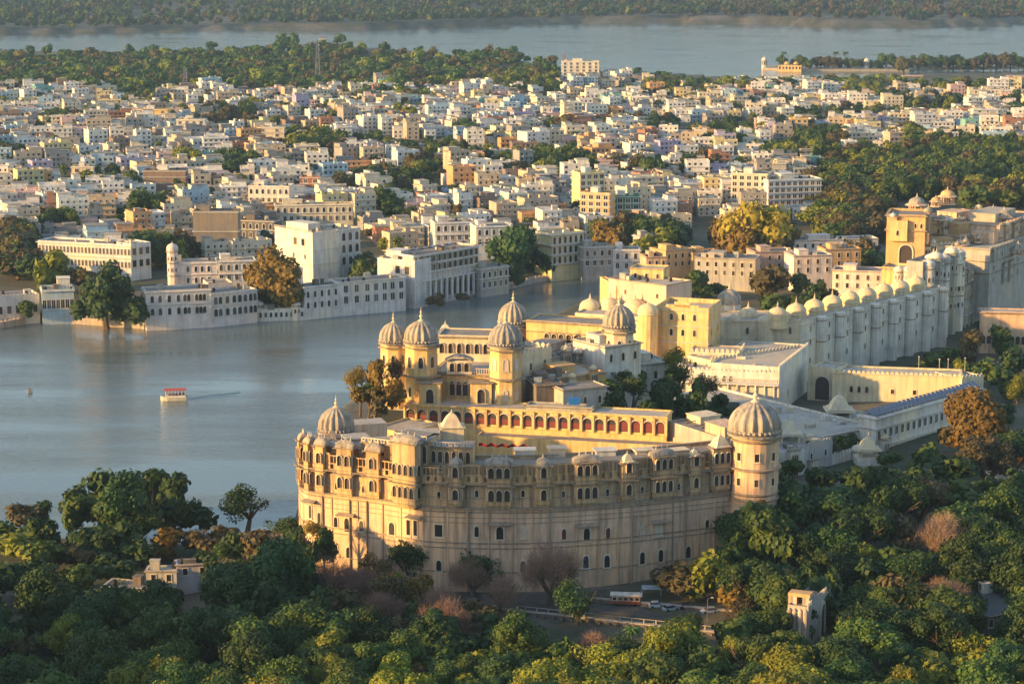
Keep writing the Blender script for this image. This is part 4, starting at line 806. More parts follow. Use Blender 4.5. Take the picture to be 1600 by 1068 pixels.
ss = [(752, 452, 795, 446, 422, 12, GREYW, 'low grey house beside the right end of the colonnade hotel'), (912, 426, 958, 424, 388, 12, GREYW, 'shaded grey lakeside house right of the yellow balcony house'), (958, 424, 1000, 424, 392, 12, SHOREW, 'shaded lakeside house with white dome at the end of the channel'), (744, 400, 800, 398, 356, 14, SHOREW, 'bluish white house with arched windows left of the dark lakeside tree'), (680, 386, 745, 384, 350, 14, SHOREW, 'wide white house just behind the colonnade hotel roof'),
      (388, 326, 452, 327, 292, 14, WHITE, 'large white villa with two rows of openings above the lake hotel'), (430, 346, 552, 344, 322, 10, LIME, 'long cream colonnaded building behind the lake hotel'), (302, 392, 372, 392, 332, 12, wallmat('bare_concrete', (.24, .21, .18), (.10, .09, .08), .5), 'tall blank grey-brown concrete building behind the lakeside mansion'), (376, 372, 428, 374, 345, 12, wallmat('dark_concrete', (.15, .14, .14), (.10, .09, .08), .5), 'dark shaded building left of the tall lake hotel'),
      (1000, 398, 1040, 396, 372, 10, GREYW, 'grey lakeside house behind the channel end'), (340, 448, 400, 446, 410, 12, SHOREW, 'white house with a flat roof behind the lakeside mansion')]
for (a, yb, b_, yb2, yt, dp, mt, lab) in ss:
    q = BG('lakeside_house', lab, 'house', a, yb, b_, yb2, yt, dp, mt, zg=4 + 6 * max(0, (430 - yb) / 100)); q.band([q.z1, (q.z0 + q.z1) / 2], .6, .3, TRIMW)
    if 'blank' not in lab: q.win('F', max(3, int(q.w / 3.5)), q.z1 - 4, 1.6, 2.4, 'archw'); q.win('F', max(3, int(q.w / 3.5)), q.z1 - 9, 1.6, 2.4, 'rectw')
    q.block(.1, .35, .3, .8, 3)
# palace-side buildings between channel and golden keep (low roofs)
mid = [(1040, 424, 1082, 420, 394, 14, OCHRE, 'golden plaster house with dark windows left of the palace garden trees'), (1082, 422, 1130, 420, 398, 14, OCHRE, 'orange-brown house in the row behind the palace garden'), (1010, 426, 1042, 425, 404, 12, CREAM, 'small weathered cream house left of the golden plaster house'), (1085, 436, 1180, 440, 404, 16, GREYW, 'weathered blue-grey building with white awning behind the garden trees'),
       (1180, 430, 1240, 428, 396, 14, wallmat('dusty_pink', (.56, .40, .33), (.3, .22, .2), .5), 'dusty pink flat-roofed house behind the palace garden'), (1240, 440, 1300, 438, 402, 14, pinkw, 'long pinkish house left of the golden keep'), (1290, 428, 1345, 426, 392, 12, OCHRE, 'orange-walled small house beside the young tree near the keep'), (1300, 455, 1380, 458, 424, 14, pinkw, 'pale pink house in front of the golden keep'), (1240, 398, 1372, 394, 378, 12, pinkw, 'long low pink wall of houses below the dark hillside trees')]
for (a, yb, b_, yb2, yt, dp, mt, lab) in mid:
    q = BG('town_house', lab, 'house', a, yb, b_, yb2, yt, dp, mt, zg=8); q.band([q.z1 + .3], .4, .3); q.win('F', max(3, int(q.w / 4)), q.z1 - 3.6, 1.3, 2, 'rect'); q.block(.2, .45, .3, .8, 2.6)
    if q.z1 - q.z0 > 9: q.win('F', max(3, int(q.w / 4)), q.z1 - 7.6, 1.3, 2, 'rect')
# named town landmarks
lm = [(1200, 334, 1283, 331, 283, 18, wallmat('white_blue_wash', (.62, .66, .70), (.3, .32, .34), .35), 8, 9, 'white-blue four-storey hotel with rows of bay windows above the golden round tree', 'hotel'), (1142, 330, 1198, 332, 272, 16, LIME, 8, 5, 'cream four-storey hotel joined to the white-blue hotel', 'hotel'),
      (906, 348, 952, 350, 302, 12, wallmat('orange_wash', (.75, .45, .18), (.4, .3, .2), .3), 8, 4, 'bright orange three-storey house above the channel end', 'house'), (906, 330, 945, 328, 272, 12, wallmat('lemon_wash', (.78, .66, .30), (.4, .3, .2), .3), 8, 4, 'tall lemon yellow house behind the bright orange house', 'house'),
      (950, 345, 1000, 345, 308, 12, wallmat('green_wash', (.05, .24, .15), (.1, .12, .1), .3), 8, 4, 'dark green and white balconied house right of the bright orange house', 'house'), (758, 182, 792, 182, 156, 10, wallmat('lemon_wash', (.78, .66, .30), (.4, .3, .2), .3), 10, 3, 'lemon yellow villa near the wooded far edge of town', 'house'),
      (214, 196, 262, 196, 172, 12, wallmat('amber_wash', (.80, .52, .16), (.4, .3, .2), .3), 8, 3, 'amber yellow house beside a white tower at upper left of town', 'house'), (276, 214, 320, 214, 188, 12, WHITE, 8, 4, 'square white three-storey house in upper left of town', 'house'), (400, 230, 444, 230, 200, 12, LIME, 8, 2, 'pale cinema-like block with a tall cream end wall', 'building'),
      (60, 205, 0, 205, 178, 12, WHITE, 8, 6, 'x', 'x'), (112, 286, 146, 286, 262, 12, LIME, 8, 2, 'beige block with a blank bright wall in the left of town', 'house'), (224, 300, 290, 300, 268, 14, wallmat('brown_cement', (.26, .19, .15), (.15, .12, .1), .5), 8, 0, 'wide brown unpainted cement building in the left of town', 'building'), (470, 306, 500, 306, 278, 12, wallmat('brick_red', (.42, .17, .09), (.2, .1, .07), .4), 8, 2, 'bare red brick block in the middle of town', 'house'),
      (878, 128, 936, 128, 97, 16, WHITE, 12, 6, 'white lakeside hotel with a round drum near the far lake', 'hotel'), (1235, 205, 1262, 205, 186, 10, wallmat('mustard_wash', (.80, .46, .05), (.4, .3, .2), .3), 8, 3, 'mustard orange house among white houses, upper right of town', 'house')]
for (a, yb, b_, yb2, yt, dp, mt, zg, nw, lab, cat) in lm:
    if lab == 'x': continue
    v = P(a, yb, zg); zg2 = max(zg, landz(v.x, v.y))
    q = BG('hotel' if cat == 'hotel' else 'town_house', lab, cat, a, yb, b_, yb2, yt, dp, mt, zg=zg2)
    nf = max(1, int((q.z1 - q.z0) / 3.8)); q.band([q.z1 - i * 3.8 for i in range(nf)], .7, .3, TRIMW)
    if nw:
        for i in range(nf): q.win('F', nw, q.z1 - 3.2 - i * 3.8, min(2.4, q.w / nw * .6), 2.0, 'rectw')
        if q.d > 12:
            for i in range(nf): q.win('R', 3, q.z1 - 3.2 - i * 3.8, 1.6, 1.9, 'rectw')
    q.block(.3, .55, .3, .8, 3.2, WHITE)
# ================================================================ THE TOWN
def inpoly(poly, x, y):
    c = False; n_ = len(poly)
    for i in range(n_):
        x1, y1 = poly[i]; x2, y2 = poly[(i + 1) % n_]
        if (y1 > y) != (y2 > y) and x < (x2 - x1) * (y - y1) / (y2 - y1) + x1: c = not c
    return c
TOWN = [(-300, 430), (40, 400), (60, 380), (250, 385), (260, 398), (420, 400), (430, 350), (560, 350), (600, 385), (740, 380), (780, 392), (860, 365), (1000, 378), (1060, 345), (1100, 330), (1130, 352), (1280, 340), (1300, 262), (1400, 240), (1900, 235), (1900, 150), (1440, 150), (1320, 140), (1130, 140), (1000, 132), (900, 134), (860, 150), (700, 152), (600, 150), (500, 150), (480, 152), (300, 152), (0, 150), (-300, 150)]
# photo ellipses of tree clumps among the houses: x, y of the ground, half width, half height, kind, how many
G_, Dk, Yl, Br, Or = 'green', 'dark', 'yellow', 'brown', 'orange'
CLUMPS = [(1180, 385, 60, 8, Br, 3), (1140, 222, 38, 16, G_, 7), (1285, 225, 42, 16, G_, 8), (1330, 345, 62, 40, Br, 26), (1500, 240, 110, 14, G_, 20), (1430, 300, 60, 12, Br, 8), (1380, 300, 60, 16, Dk, 12), (1240, 245, 50, 10, G_, 7), (1400, 270, 120, 18, G_, 22), (1540, 262, 80, 26, G_, 16), (1340, 250, 70, 14, Yl, 10), (1560, 308, 60, 12, Yl, 9), (1700, 250, 120, 30, G_, 16), (1440, 285, 90, 12, Dk, 10), (1300, 290, 40, 16, Yl, 7), (1455, 232, 30, 8, Br, 3),
          (370, 262, 34, 9, Dk, 5), (290, 262, 22, 8, G_, 3), (28, 250, 18, 8, Dk, 2), (480, 225, 30, 9, Yl, 4), (520, 232, 22, 8, Dk, 3), (660, 262, 30, 12, Br, 4), (600, 284, 40, 9, Dk, 5), (860, 262, 60, 18, G_, 12), (900, 278, 46, 12, Dk, 6), (790, 268, 30, 9, Dk, 4), (1010, 272, 30, 9, G_, 4), (1065, 268, 30, 10, Dk, 4), (970, 262, 16, 10, Br, 2), (610, 322, 14, 12, G_, 2),
          (960, 374, 24, 14, Or, 3), (1030, 382, 36, 16, Dk, 5), (20, 400, 28, 30, Br, 6), (38, 420, 26, 14, Dk, 4), (640, 182, 24, 8, Yl, 3), (880, 196, 14, 8, Br, 2), (1020, 205, 30, 12, Dk, 4), (735, 205, 14, 7, G_, 2), (505, 186, 18, 10, Br, 3), (90, 190, 20, 8, Dk, 2), (370, 190, 24, 10, Dk, 3), (395, 175, 16, 8, Yl, 3), (250, 400, 40, 10, Dk, 4), (575, 440, 16, 8, Dk, 2), (1150, 135, 14, 5, Yl, 2), (1185, 138, 14, 5, G_, 2), (1225, 138, 14, 4, Dk, 2),
          (1030, 140, 24, 5, Yl, 3), (830, 140, 50, 8, G_, 6), (820, 128, 60, 8, Yl, 7), (1350, 150, 36, 8, Yl, 5), (1450, 165, 60, 10, Dk, 8), (1490, 140, 60, 6, G_, 6), (1580, 142, 30, 6, Dk, 3), (1590, 175, 14, 20, Dk, 3), (1420, 215, 24, 8, Yl, 3), (540, 300, 16, 8, G_, 2), (355, 275, 20, 8, Dk, 3), (160, 300, 16, 6, Dk, 2), (240, 330, 16, 6, G_, 2), (90, 355, 24, 7, Dk, 3), (1110, 262, 26, 9, Br, 3), (1355, 412, 16, 12, G_, 2), (1185, 300, 26, 8, Dk, 3)]
PAL = {'white': (.80, .77, .72), 'cream': (.72, .64, .50), 'pink': (.72, .52, .48), 'pale yellow': (.74, .62, .34), 'pale blue': (.42, .56, .66), 'orange': (.68, .38, .18), 'brick red': (.40, .19, .12), 'grey': (.36, .34, .32), 'beige': (.56, .46, .34), 'turquoise': (.22, .46, .46), 'lilac': (.50, .44, .60), 'brown': (.28, .20, .16)}
PM = {k: wallmat('paint_' + k.replace(' ', '_'), v, (.28, .25, .22), .45, per_object=.12) for k, v in PAL.items()}
PW = [('white', 46), ('cream', 20), ('pink', 5), ('pale yellow', 5), ('pale blue', 7), ('orange', 2.5), ('brick red', 3.5), ('grey', 11), ('beige', 9), ('turquoise', 1.6), ('lilac', 1.5), ('brown', 4)]
def pick():
    t = U(0, sum(w for _, w in PW))
    for k, w in PW:
        t -= w
        if t < 0: return k
    return 'white'
HOLET = []; cand = []; ang0 = .35
for i in range(-140, 200):
    for j in range(-20, 240):
        x0, y0 = i * 16.4 + U(-4, 4) + (j % 2) * 6, 900 + j * 16.0 + U(-4, 4)
        x = x0 * math.cos(ang0) - (y0 - 1500) * math.sin(ang0); y = 1500 + x0 * math.sin(ang0) + (y0 - 1500) * math.cos(ang0)
        if y < 950 or y > 2950 or abs(x) > y * .30 + 20: continue
        z = 8.0; px, py = proj((x, y, z))
        if not inpoly(TOWN, px, py): continue
        if any(((px - c[0]) / c[2]) ** 2 + ((py - c[1]) / c[3]) ** 2 < 1.35 for c in CLUMPS if c[2] < 78) and rnd() < .93: continue
        if any(((px - c[0]) / c[2]) ** 2 + ((py - c[1]) / c[3]) ** 2 < 1.2 for c in CLUMPS if c[2] >= 78) and rnd() < .72: continue
        if any((x - e[0]) ** 2 + (y - e[1]) ** 2 < (e[2] + 5) ** 2 for e in EXC): continue
        if vnoise(np.array([x]), np.array([y]), 55, 11)[0] > .64: HOLET.append((x, y)); continue
        cand.append((x, y))
cand.sort(key=lambda c: math.hypot(c[0], c[1]))
ZL = land(np.array([c[0] for c in cand]), np.array([c[1] for c in cand]))
POND = inside_dist(PICH, np.array([c[0] for c in cand]), np.array([c[1] for c in cand])); POND2 = inside_dist(FATEH, np.array([c[0] for c in cand]), np.array([c[1] for c in cand]))
ok = [i for i in range(len(cand)) if POND[i] < -9 and POND2[i] < -6]
print('houses', len(ok))
STOREY = 3.3
def house_geo(x, y, z, rz, w, d, ns, mb, rmb, style, inset=True):
    u = (math.cos(rz), math.sin(rz)); v = (-u[1], u[0]); H = ns * STOREY
    def q(a, b_): return (x + u[0] * a + v[0] * b_, y + u[1] * a + v[1] * b_)
    def bx(m, a, b_, ww, dd, z0, z1): m.box(q(a, b_), u, ww, dd, z0, z1)
    mb.prism([q(-w / 2, -d / 2), q(w / 2, -d / 2), q(w / 2, d / 2), q(-w / 2, d / 2)], z - 6, z + H, False)
    t = .3; ph = .95
    bx(mb, 0, -d / 2 + t / 2, w, t, z + H, z + H + ph); bx(mb, 0, d / 2 - t / 2, w, t, z + H, z + H + ph)
    bx(mb, -w / 2 + t / 2, 0, t, d - 2 * t, z + H, z + H + ph); bx(mb, w / 2 - t / 2, 0, t, d - 2 * t, z + H, z + H + ph)
    for k in range(1, ns + (1 if style['ledge'] else 0)): bx(mb, 0, -.2, w + .9 * style['ov'], d + .9 * style['ov'], z + k * STOREY - .12, z + k * STOREY + .08)
    rmb.face([(*q(-w / 2 + t, -d / 2 + t), z + H - .02), (*q(w / 2 - t, -d / 2 + t), z + H - .02), (*q(w / 2 - t, d / 2 - t), z + H - .02), (*q(-w / 2 + t, d / 2 - t), z + H - .02)])
    if style['step'] > 0:                                               # upper storey set back on part of the roof
        sw_ = w * style['step']; a = (-1 if style['side'] else 1) * (w - sw_) / 2
        bx(mb, a, d * .12, sw_, d * .7, z + H, z + H + 3.0); bx(rmb, a, d * .12, sw_ + .7, d * .7 + .7, z + H + 3.0, z + H + 3.2)
    hr = random.Random(int(style['tseed'] * 1e9))
    for _ in range(hr.choice([1, 2, 2, 3])):                              # stair heads, coolers, low sheds
        a, b_ = hr.uniform(-.36, .36) * w, hr.uniform(-.34, .36) * d; e = hr.uniform(1.3, 3.2); hh = hr.uniform(.9, 2.7); bx(mb, a, b_, e, hr.uniform(1.2, 2.6), z + H - .1, z + H + hh); bx(rmb, a, b_, e + .5, 2.9, z + H + hh, z + H + hh + .12)
    if hr.random() < .45: bx(mb, hr.uniform(-.2, .2) * w, -d / 2 - .7, w * hr.uniform(.3, .8), 1.4, z + (style['ns'] - 1) * STOREY - .1, z + (style['ns'] - 1) * STOREY + .85)
    return q, H
STY = []
for idx in ok:
    x, y = cand[idx]; far_ = y > 1900
    STY.append(dict(x=x, y=y, z=float(ZL[idx]), rz=ang0 + U(-.22, .22) - (.25 if x > 120 else 0) + (math.pi / 2 if 0 else 0), w=random.choice([U(8, 13), U(11, 18), U(13, 22)]), d=U(8, 14.5), ns=random.choices([1, 2, 3, 4, 5], [24, 36, 27, 11, 2] if not far_ else [34, 38, 20, 7, 1])[0], col=pick(), step=random.choice([0, 0, .35, .45, .6]), side=rnd() < .5, ledge=rnd() < .6, ov=random.choice([.2, .6, 1.4]), tank=rnd() < .35, tseed=rnd()))
NEAR = STY[:270]; FAR = STY[270:]
wfacew = window_mesh('house_window', False, .10, [TRIMW, GLASS], True, .12, 0)
tk = MB(); tk.lathe([(.62, 0), (.65, .1), (.65, 1.1), (.5, 1.3), (.2, 1.4), (.2, 1.5), (.01, 1.5)], 10); TANKM = tk.mesh('water_tank', TANK)
for s in NEAR:
    r = empty('town_house', (s['x'], s['y'], s['z']), None, 'house', 'flat-roofed houses packed in the old town'); s['root'] = r
    mb, rmb = MB(), MB(); q, H = house_geo(s['x'], s['y'], s['z'], s['rz'], s['w'], s['d'], s['ns'], mb, rmb, s)
    wall = mb.build('wall', PM[s['col']], r); rmb.build('roof', random.choice([ROOFM, ROOFL, ROOFM]), r)
    s['cat'] = []
    for k in range(s['ns']):
        nw = max(2, int(s['w'] / 3.1)); zz = s['z'] + k * STOREY + .95
        for i in range(nw):
            if rnd() < .12: continue
            a = -s['w'] / 2 + s['w'] * (i + .5) / nw; p = q(a, -s['d'] / 2 - .02); inst('window', wfacew, wall, (p[0], p[1], zz - (.8 if rnd() < .15 else 0)), s['rz'], (random.choice([1.1, 1.3, 1.8]), 1, 1.5))
        if (k % 2 == 0 or rnd() < .5):
            for i in range(2):
                sgn = -1 if s['rz'] > .1 and s['x'] > -50 else 1
                p = q(s['w'] / 2 + .02, s['d'] * (i - .5) * .5); inst('window', wfacew, wall, (p[0], p[1], zz), s['rz'] + math.pi / 2, (1.1, 1, 1.4))
    if s['tank']:
        p = q(-s['w'] * .25 if not s['side'] else s['w'] * .25, s['d'] * (-.1)); inst('water_tank', TANKM, r, (p[0], p[1], s['z'] + H), 0, (1.1, 1.1, 1.1))
# the remaining far houses: one mass
fw, fr_ = MB(), MB(); keysP = list(PAL); allmats = [PM[k] for k in keysP] + [GLASS, ROOFM, TANK, ROOFL]
for s in FAR:
    fw.mi = keysP.index(s['col']); rm = MB(); q, H = house_geo(s['x'], s['y'], s['z'], s['rz'], s['w'], s['d'], s['ns'], fw, rm, s)
    fw.mi = len(keysP) + (1 if s['tseed'] < .6 else 3); fw.add(rm.v, rm.f)
    fw.mi = len(keysP)
    for k in range(s['ns']):
        nw = max(2, int(s['w'] / 3.4)); zz = s['z'] + k * STOREY + 1
        for i in range(nw):
            if rnd() < .2: continue
            a = -s['w'] / 2 + s['w'] * (i + .5) / nw; ww = U(.5, 1.0); p0, p1 = q(a - ww, -s['d'] / 2 - .03), q(a + ww, -s['d'] / 2 - .03); fw.face([(*p0, zz), (*p1, zz), (*p1, zz + 1.5), (*p0, zz + 1.5)])
        p0, p1 = q(s['w'] / 2 + .03, -1.2), q(s['w'] / 2 + .03, .2); fw.face([(*p0, zz), (*p1, zz), (*p1, zz + 1.4), (*p0, zz + 1.4)])
    if s['tank']: fw.mi = len(keysP) + 2; p = q(0, 0); fw.lathe([(.8, 0), (.8, 1.4), (.1, 1.7)], 6, (p[0], p[1], s['z'] + H))
o = fw.build('distant_houses', allmats); tag(o, 'mass of small flat-roofed white, cream and coloured houses filling the far part of the town', 'houses', None, 'stuff')

# ================================================================ TREES
def crown_mesh(key, seed, nclump, nleaf, leaf, flat=.75, bare=False, spread=.72, ragged=.35, core=True):
    rs = np.random.RandomState(seed); cs = []; lob = rs.normal(size=(5, 3)); ax_ = rs.uniform(.76, 1.22, 3) * [1, 1, 1]
    for i in range(nclump):
        d = rs.normal(size=3) + lob[i % len(lob)] * 1.6; d /= np.linalg.norm(d)
        if d[2] < -.5: d[2] *= -.6
        rr = spread * (rs.uniform(.45, 1.0) ** .6) if i > 2 else .2
        cs.append((d * rr * [1, 1, flat], rs.uniform(.24, .24 + ragged * .6)))
    V = []
    for c, r in cs:
        k = int(nleaf * (r / .32) ** 2); d = rs.normal(size=(k, 3)); d /= np.linalg.norm(d, axis=1)[:, None]
        rad = r * rs.uniform(.72, 1.08, (k, 1)); p = c + d * rad * [1, 1, .8]
        if bare: n_ = rs.normal(size=(k, 3)); t = d + rs.normal(size=(k, 3)) * .5 + [0, 0, .5]
        else: n_ = d + rs.normal(size=(k, 3)) * .55 + [0, 0, .25]; t = rs.normal(size=(k, 3))
        n_ /= np.linalg.norm(n_, axis=1)[:, None]; t -= (t * n_).sum(1)[:, None] * n_ if not bare else 0; t /= np.linalg.norm(t, axis=1)[:, None]
        b_ = np.cross(n_, t); b_ /= np.linalg.norm(b_, axis=1)[:, None]
        s = leaf * rs.uniform(.6, 1.3, (k, 1))
        if bare: tt, bb = t * s * 2.6, b_ * s * .10
        else: tt, bb = t * s, b_ * s * .75
        V.append(np.stack([p - tt, p + bb * 1.0 - tt * .1, p + tt, p - bb - tt * .1] if not bare else [p - tt - bb, p - tt + bb, p + tt + bb * .3, p + tt - bb * .3], 1))
    V = np.concatenate(V) * ax_; V[..., 2] += .85; k = len(V)
    co = V.reshape(-1, 3); q = np.arange(k * 4).reshape(k, 4)
    if core:
        lo = MB()
        for c, r in cs: lo.lathe([(.01, -r * .62), (r * .5, -r * .4), (r * .66, 0), (r * .5, r * .4), (.01, r * .62)], 6, (c[0] * ax_[0], c[1] * ax_[1], c[2] * ax_[2] + .85))
        co2 = np.array(lo.v); q2 = np.array(lo.f) + len(co); co = np.concatenate([co, co2]); q = np.concatenate([q, q2])
    return co, q
def trunk_mesh(key, seed, limbs=5, top=1.0, r=.075, lean=.1):
    rs = random.Random(seed); mb = MB(); a = Vector((0, 0, -.25)); b_ = Vector((rs.uniform(-lean, lean), rs.uniform(-lean, lean), .26)); mb.tube(a, b_, r * 1.4, r, 7)
    for i in range(limbs):
        t = 2 * math.pi * (i + rs.random() * .5) / limbs; e = b_ + Vector((math.cos(t) * .38, math.sin(t) * .38, rs.uniform(.35, .6)))
        mb.tube(b_, e, r * .75, r * .4, 5)
        for j in range(3): f = e + Vector((math.cos(t + rs.uniform(-.9, .9)) * .3, math.sin(t + rs.uniform(-.9, .9)) * .3, rs.uniform(.1, .45))); mb.tube(e, f, r * .38, r * .1, 4)
    return mb.mesh(key, BARK)
LM = {'dark': leafmat('foliage_dark_green', (.030, .070, .020), (.060, .105, .024), (.014, .034, .013)),
      'green': leafmat('foliage_mid_green', (.055, .108, .022), (.11, .155, .026), (.024, .050, .016)),
      'yellow': leafmat('foliage_yellow_green', (.17, .21, .022), (.26, .26, .025), (.07, .10, .02)),
      'orange': leafmat('foliage_orange_green', (.19, .13, .022), (.25, .15, .025), (.09, .08, .02)),
      'mustard': leafmat('foliage_mustard_green', (.30, .22, .022), (.36, .26, .025), (.14, .13, .02)),
      'brown': leafmat('foliage_olive_brown', (.10, .085, .032), (.135, .10, .038), (.05, .05, .022)),
      'bare': leafmat('twigs_pinkish_brown', (.27, .17, .13), (.32, .19, .13), (.15, .11, .085), .1)}
CR = {}
def mk(key, lod, seed, **k):
    co, q = crown_mesh(key, seed, **k); CR[(key, lod, seed)] = (co, q); return np_mesh('crown', co, q, LM['green'])
CM = {('round', 0): [mk('round', 0, s, nclump=34, nleaf=190, leaf=.050, ragged=.28) for s in (1, 2, 3, 4, 5, 6, 7)], ('round', 1): [mk('round', 1, s, nclump=22, nleaf=90, leaf=.075) for s in (11, 12, 13)],
      ('round', 2): [mk('round', 2, s, nclump=10, nleaf=26, leaf=.15) for s in (21, 22, 23, 24)], ('tall', 0): [mk('tall', 0, s, nclump=34, nleaf=200, leaf=.045, flat=1.15, spread=.66) for s in (31, 32)],
      ('loose', 0): [mk('loose', 0, s, nclump=26, nleaf=120, leaf=.045, flat=.8, spread=.85, ragged=.2, core=False) for s in (41, 42)], ('bare', 0): [mk('bare', 0, s, nclump=30, nleaf=130, leaf=.05, bare=True, flat=.62, core=False) for s in (51, 52)],
      ('round', 4): [mk('round', 4, s, nclump=15, nleaf=42, leaf=.12) for s in (71, 72, 73, 74)], ('round', 3): [mk('round', 3, s, nclump=4, nleaf=12, leaf=.3) for s in (61, 62, 63)]}
TM = [trunk_mesh('trunk', s) for s in (1, 2, 3)]
TREES = []    # x,y,z,R,hs,kind,shape
def T(px, py, Rpx, kind, shape='round', hs=1.0, z=None, top=False):
    """tree whose CROWN CENTRE shows at px,py and whose crown radius spans Rpx photo pixels"""
    zg = 8.0
    for _ in range(4):
        zc = zg + .85 * hs * (Rpx / 5.5)
        p = P(px, py, zc); dep = p.y * math.cos(PITCH) + (CAMZ - zc) * math.sin(PITCH); R = Rpx * dep / FPX * 1.1
        zc = zg + .85 * hs * R; p = P(px, py, zc); zg = (landz(p.x, p.y) if z is None else z)
    TREES.append([p.x, p.y, zg, R, hs, kind, shape])
def TY(px, py, Rpx, kind, Y, shape='round', hs=1.0):
    v = at(px, py, Y); g = 28.5 if 938 < px < 1135 and Y > 605 else 33 if px < 640 and Y > 595 else landz(v.x, Y); R = Rpx * (Y * math.cos(PITCH) + (CAMZ - v.z) * math.sin(PITCH)) / FPX; hs = min(2.4, max(.75, (v.z - g) / (.85 * R))); TREES.append([v.x, Y, v.z - .85 * R * hs, R, hs, kind, shape])
for a in [(562, 592, 24, 'orange', 612, 'loose'), (590, 585, 26, 'orange', 610), (612, 580, 24, 'brown', 614, 'loose'), (602, 612, 24, 'orange', 606), (575, 612, 18, 'green', 606, 'loose'), (560, 615, 22, 'orange', 604), (588, 628, 24, 'brown', 600), (620, 610, 20, 'orange', 600), (1000, 590, 22, 'green', 650), (950, 600, 18, 'green', 620), (1045, 600, 26, 'dark', 645), (1130, 625, 18, 'dark', 640), (1178, 806, 42, 'dark', 531), (1232, 778, 46, 'dark', 556), (1205, 835, 44, 'green', 528), (1170, 850, 44, 'dark', 533, 'round', 1.4), (1215, 815, 50, 'dark', 545, 'round', 1.3), (1190, 800, 22, 'brown', 538), (1255, 790, 48, 'dark', 570), (1150, 870, 30, 'dark', 528), (500, 850, 30, 'dark', 532), (488, 830, 22, 'orange', 536, 'loose'), (985, 605, 32, 'green', 626, 'loose'), (955, 622, 22, 'dark', 616), (1035, 628, 30, 'dark', 630), (1080, 630, 30, 'dark', 628), (1008, 638, 24, 'dark', 612), (1120, 636, 24, 'dark', 640), (1062, 590, 30, 'green', 655, 'loose', 1.3), (1060, 560, 24, 'yellow', 660, 'loose', 1.5), (1100, 600, 24, 'brown', 660, 'loose'), (1090, 610, 20, 'green', 645), (970, 590, 20, 'dark', 640, 'loose')]: TY(*a)
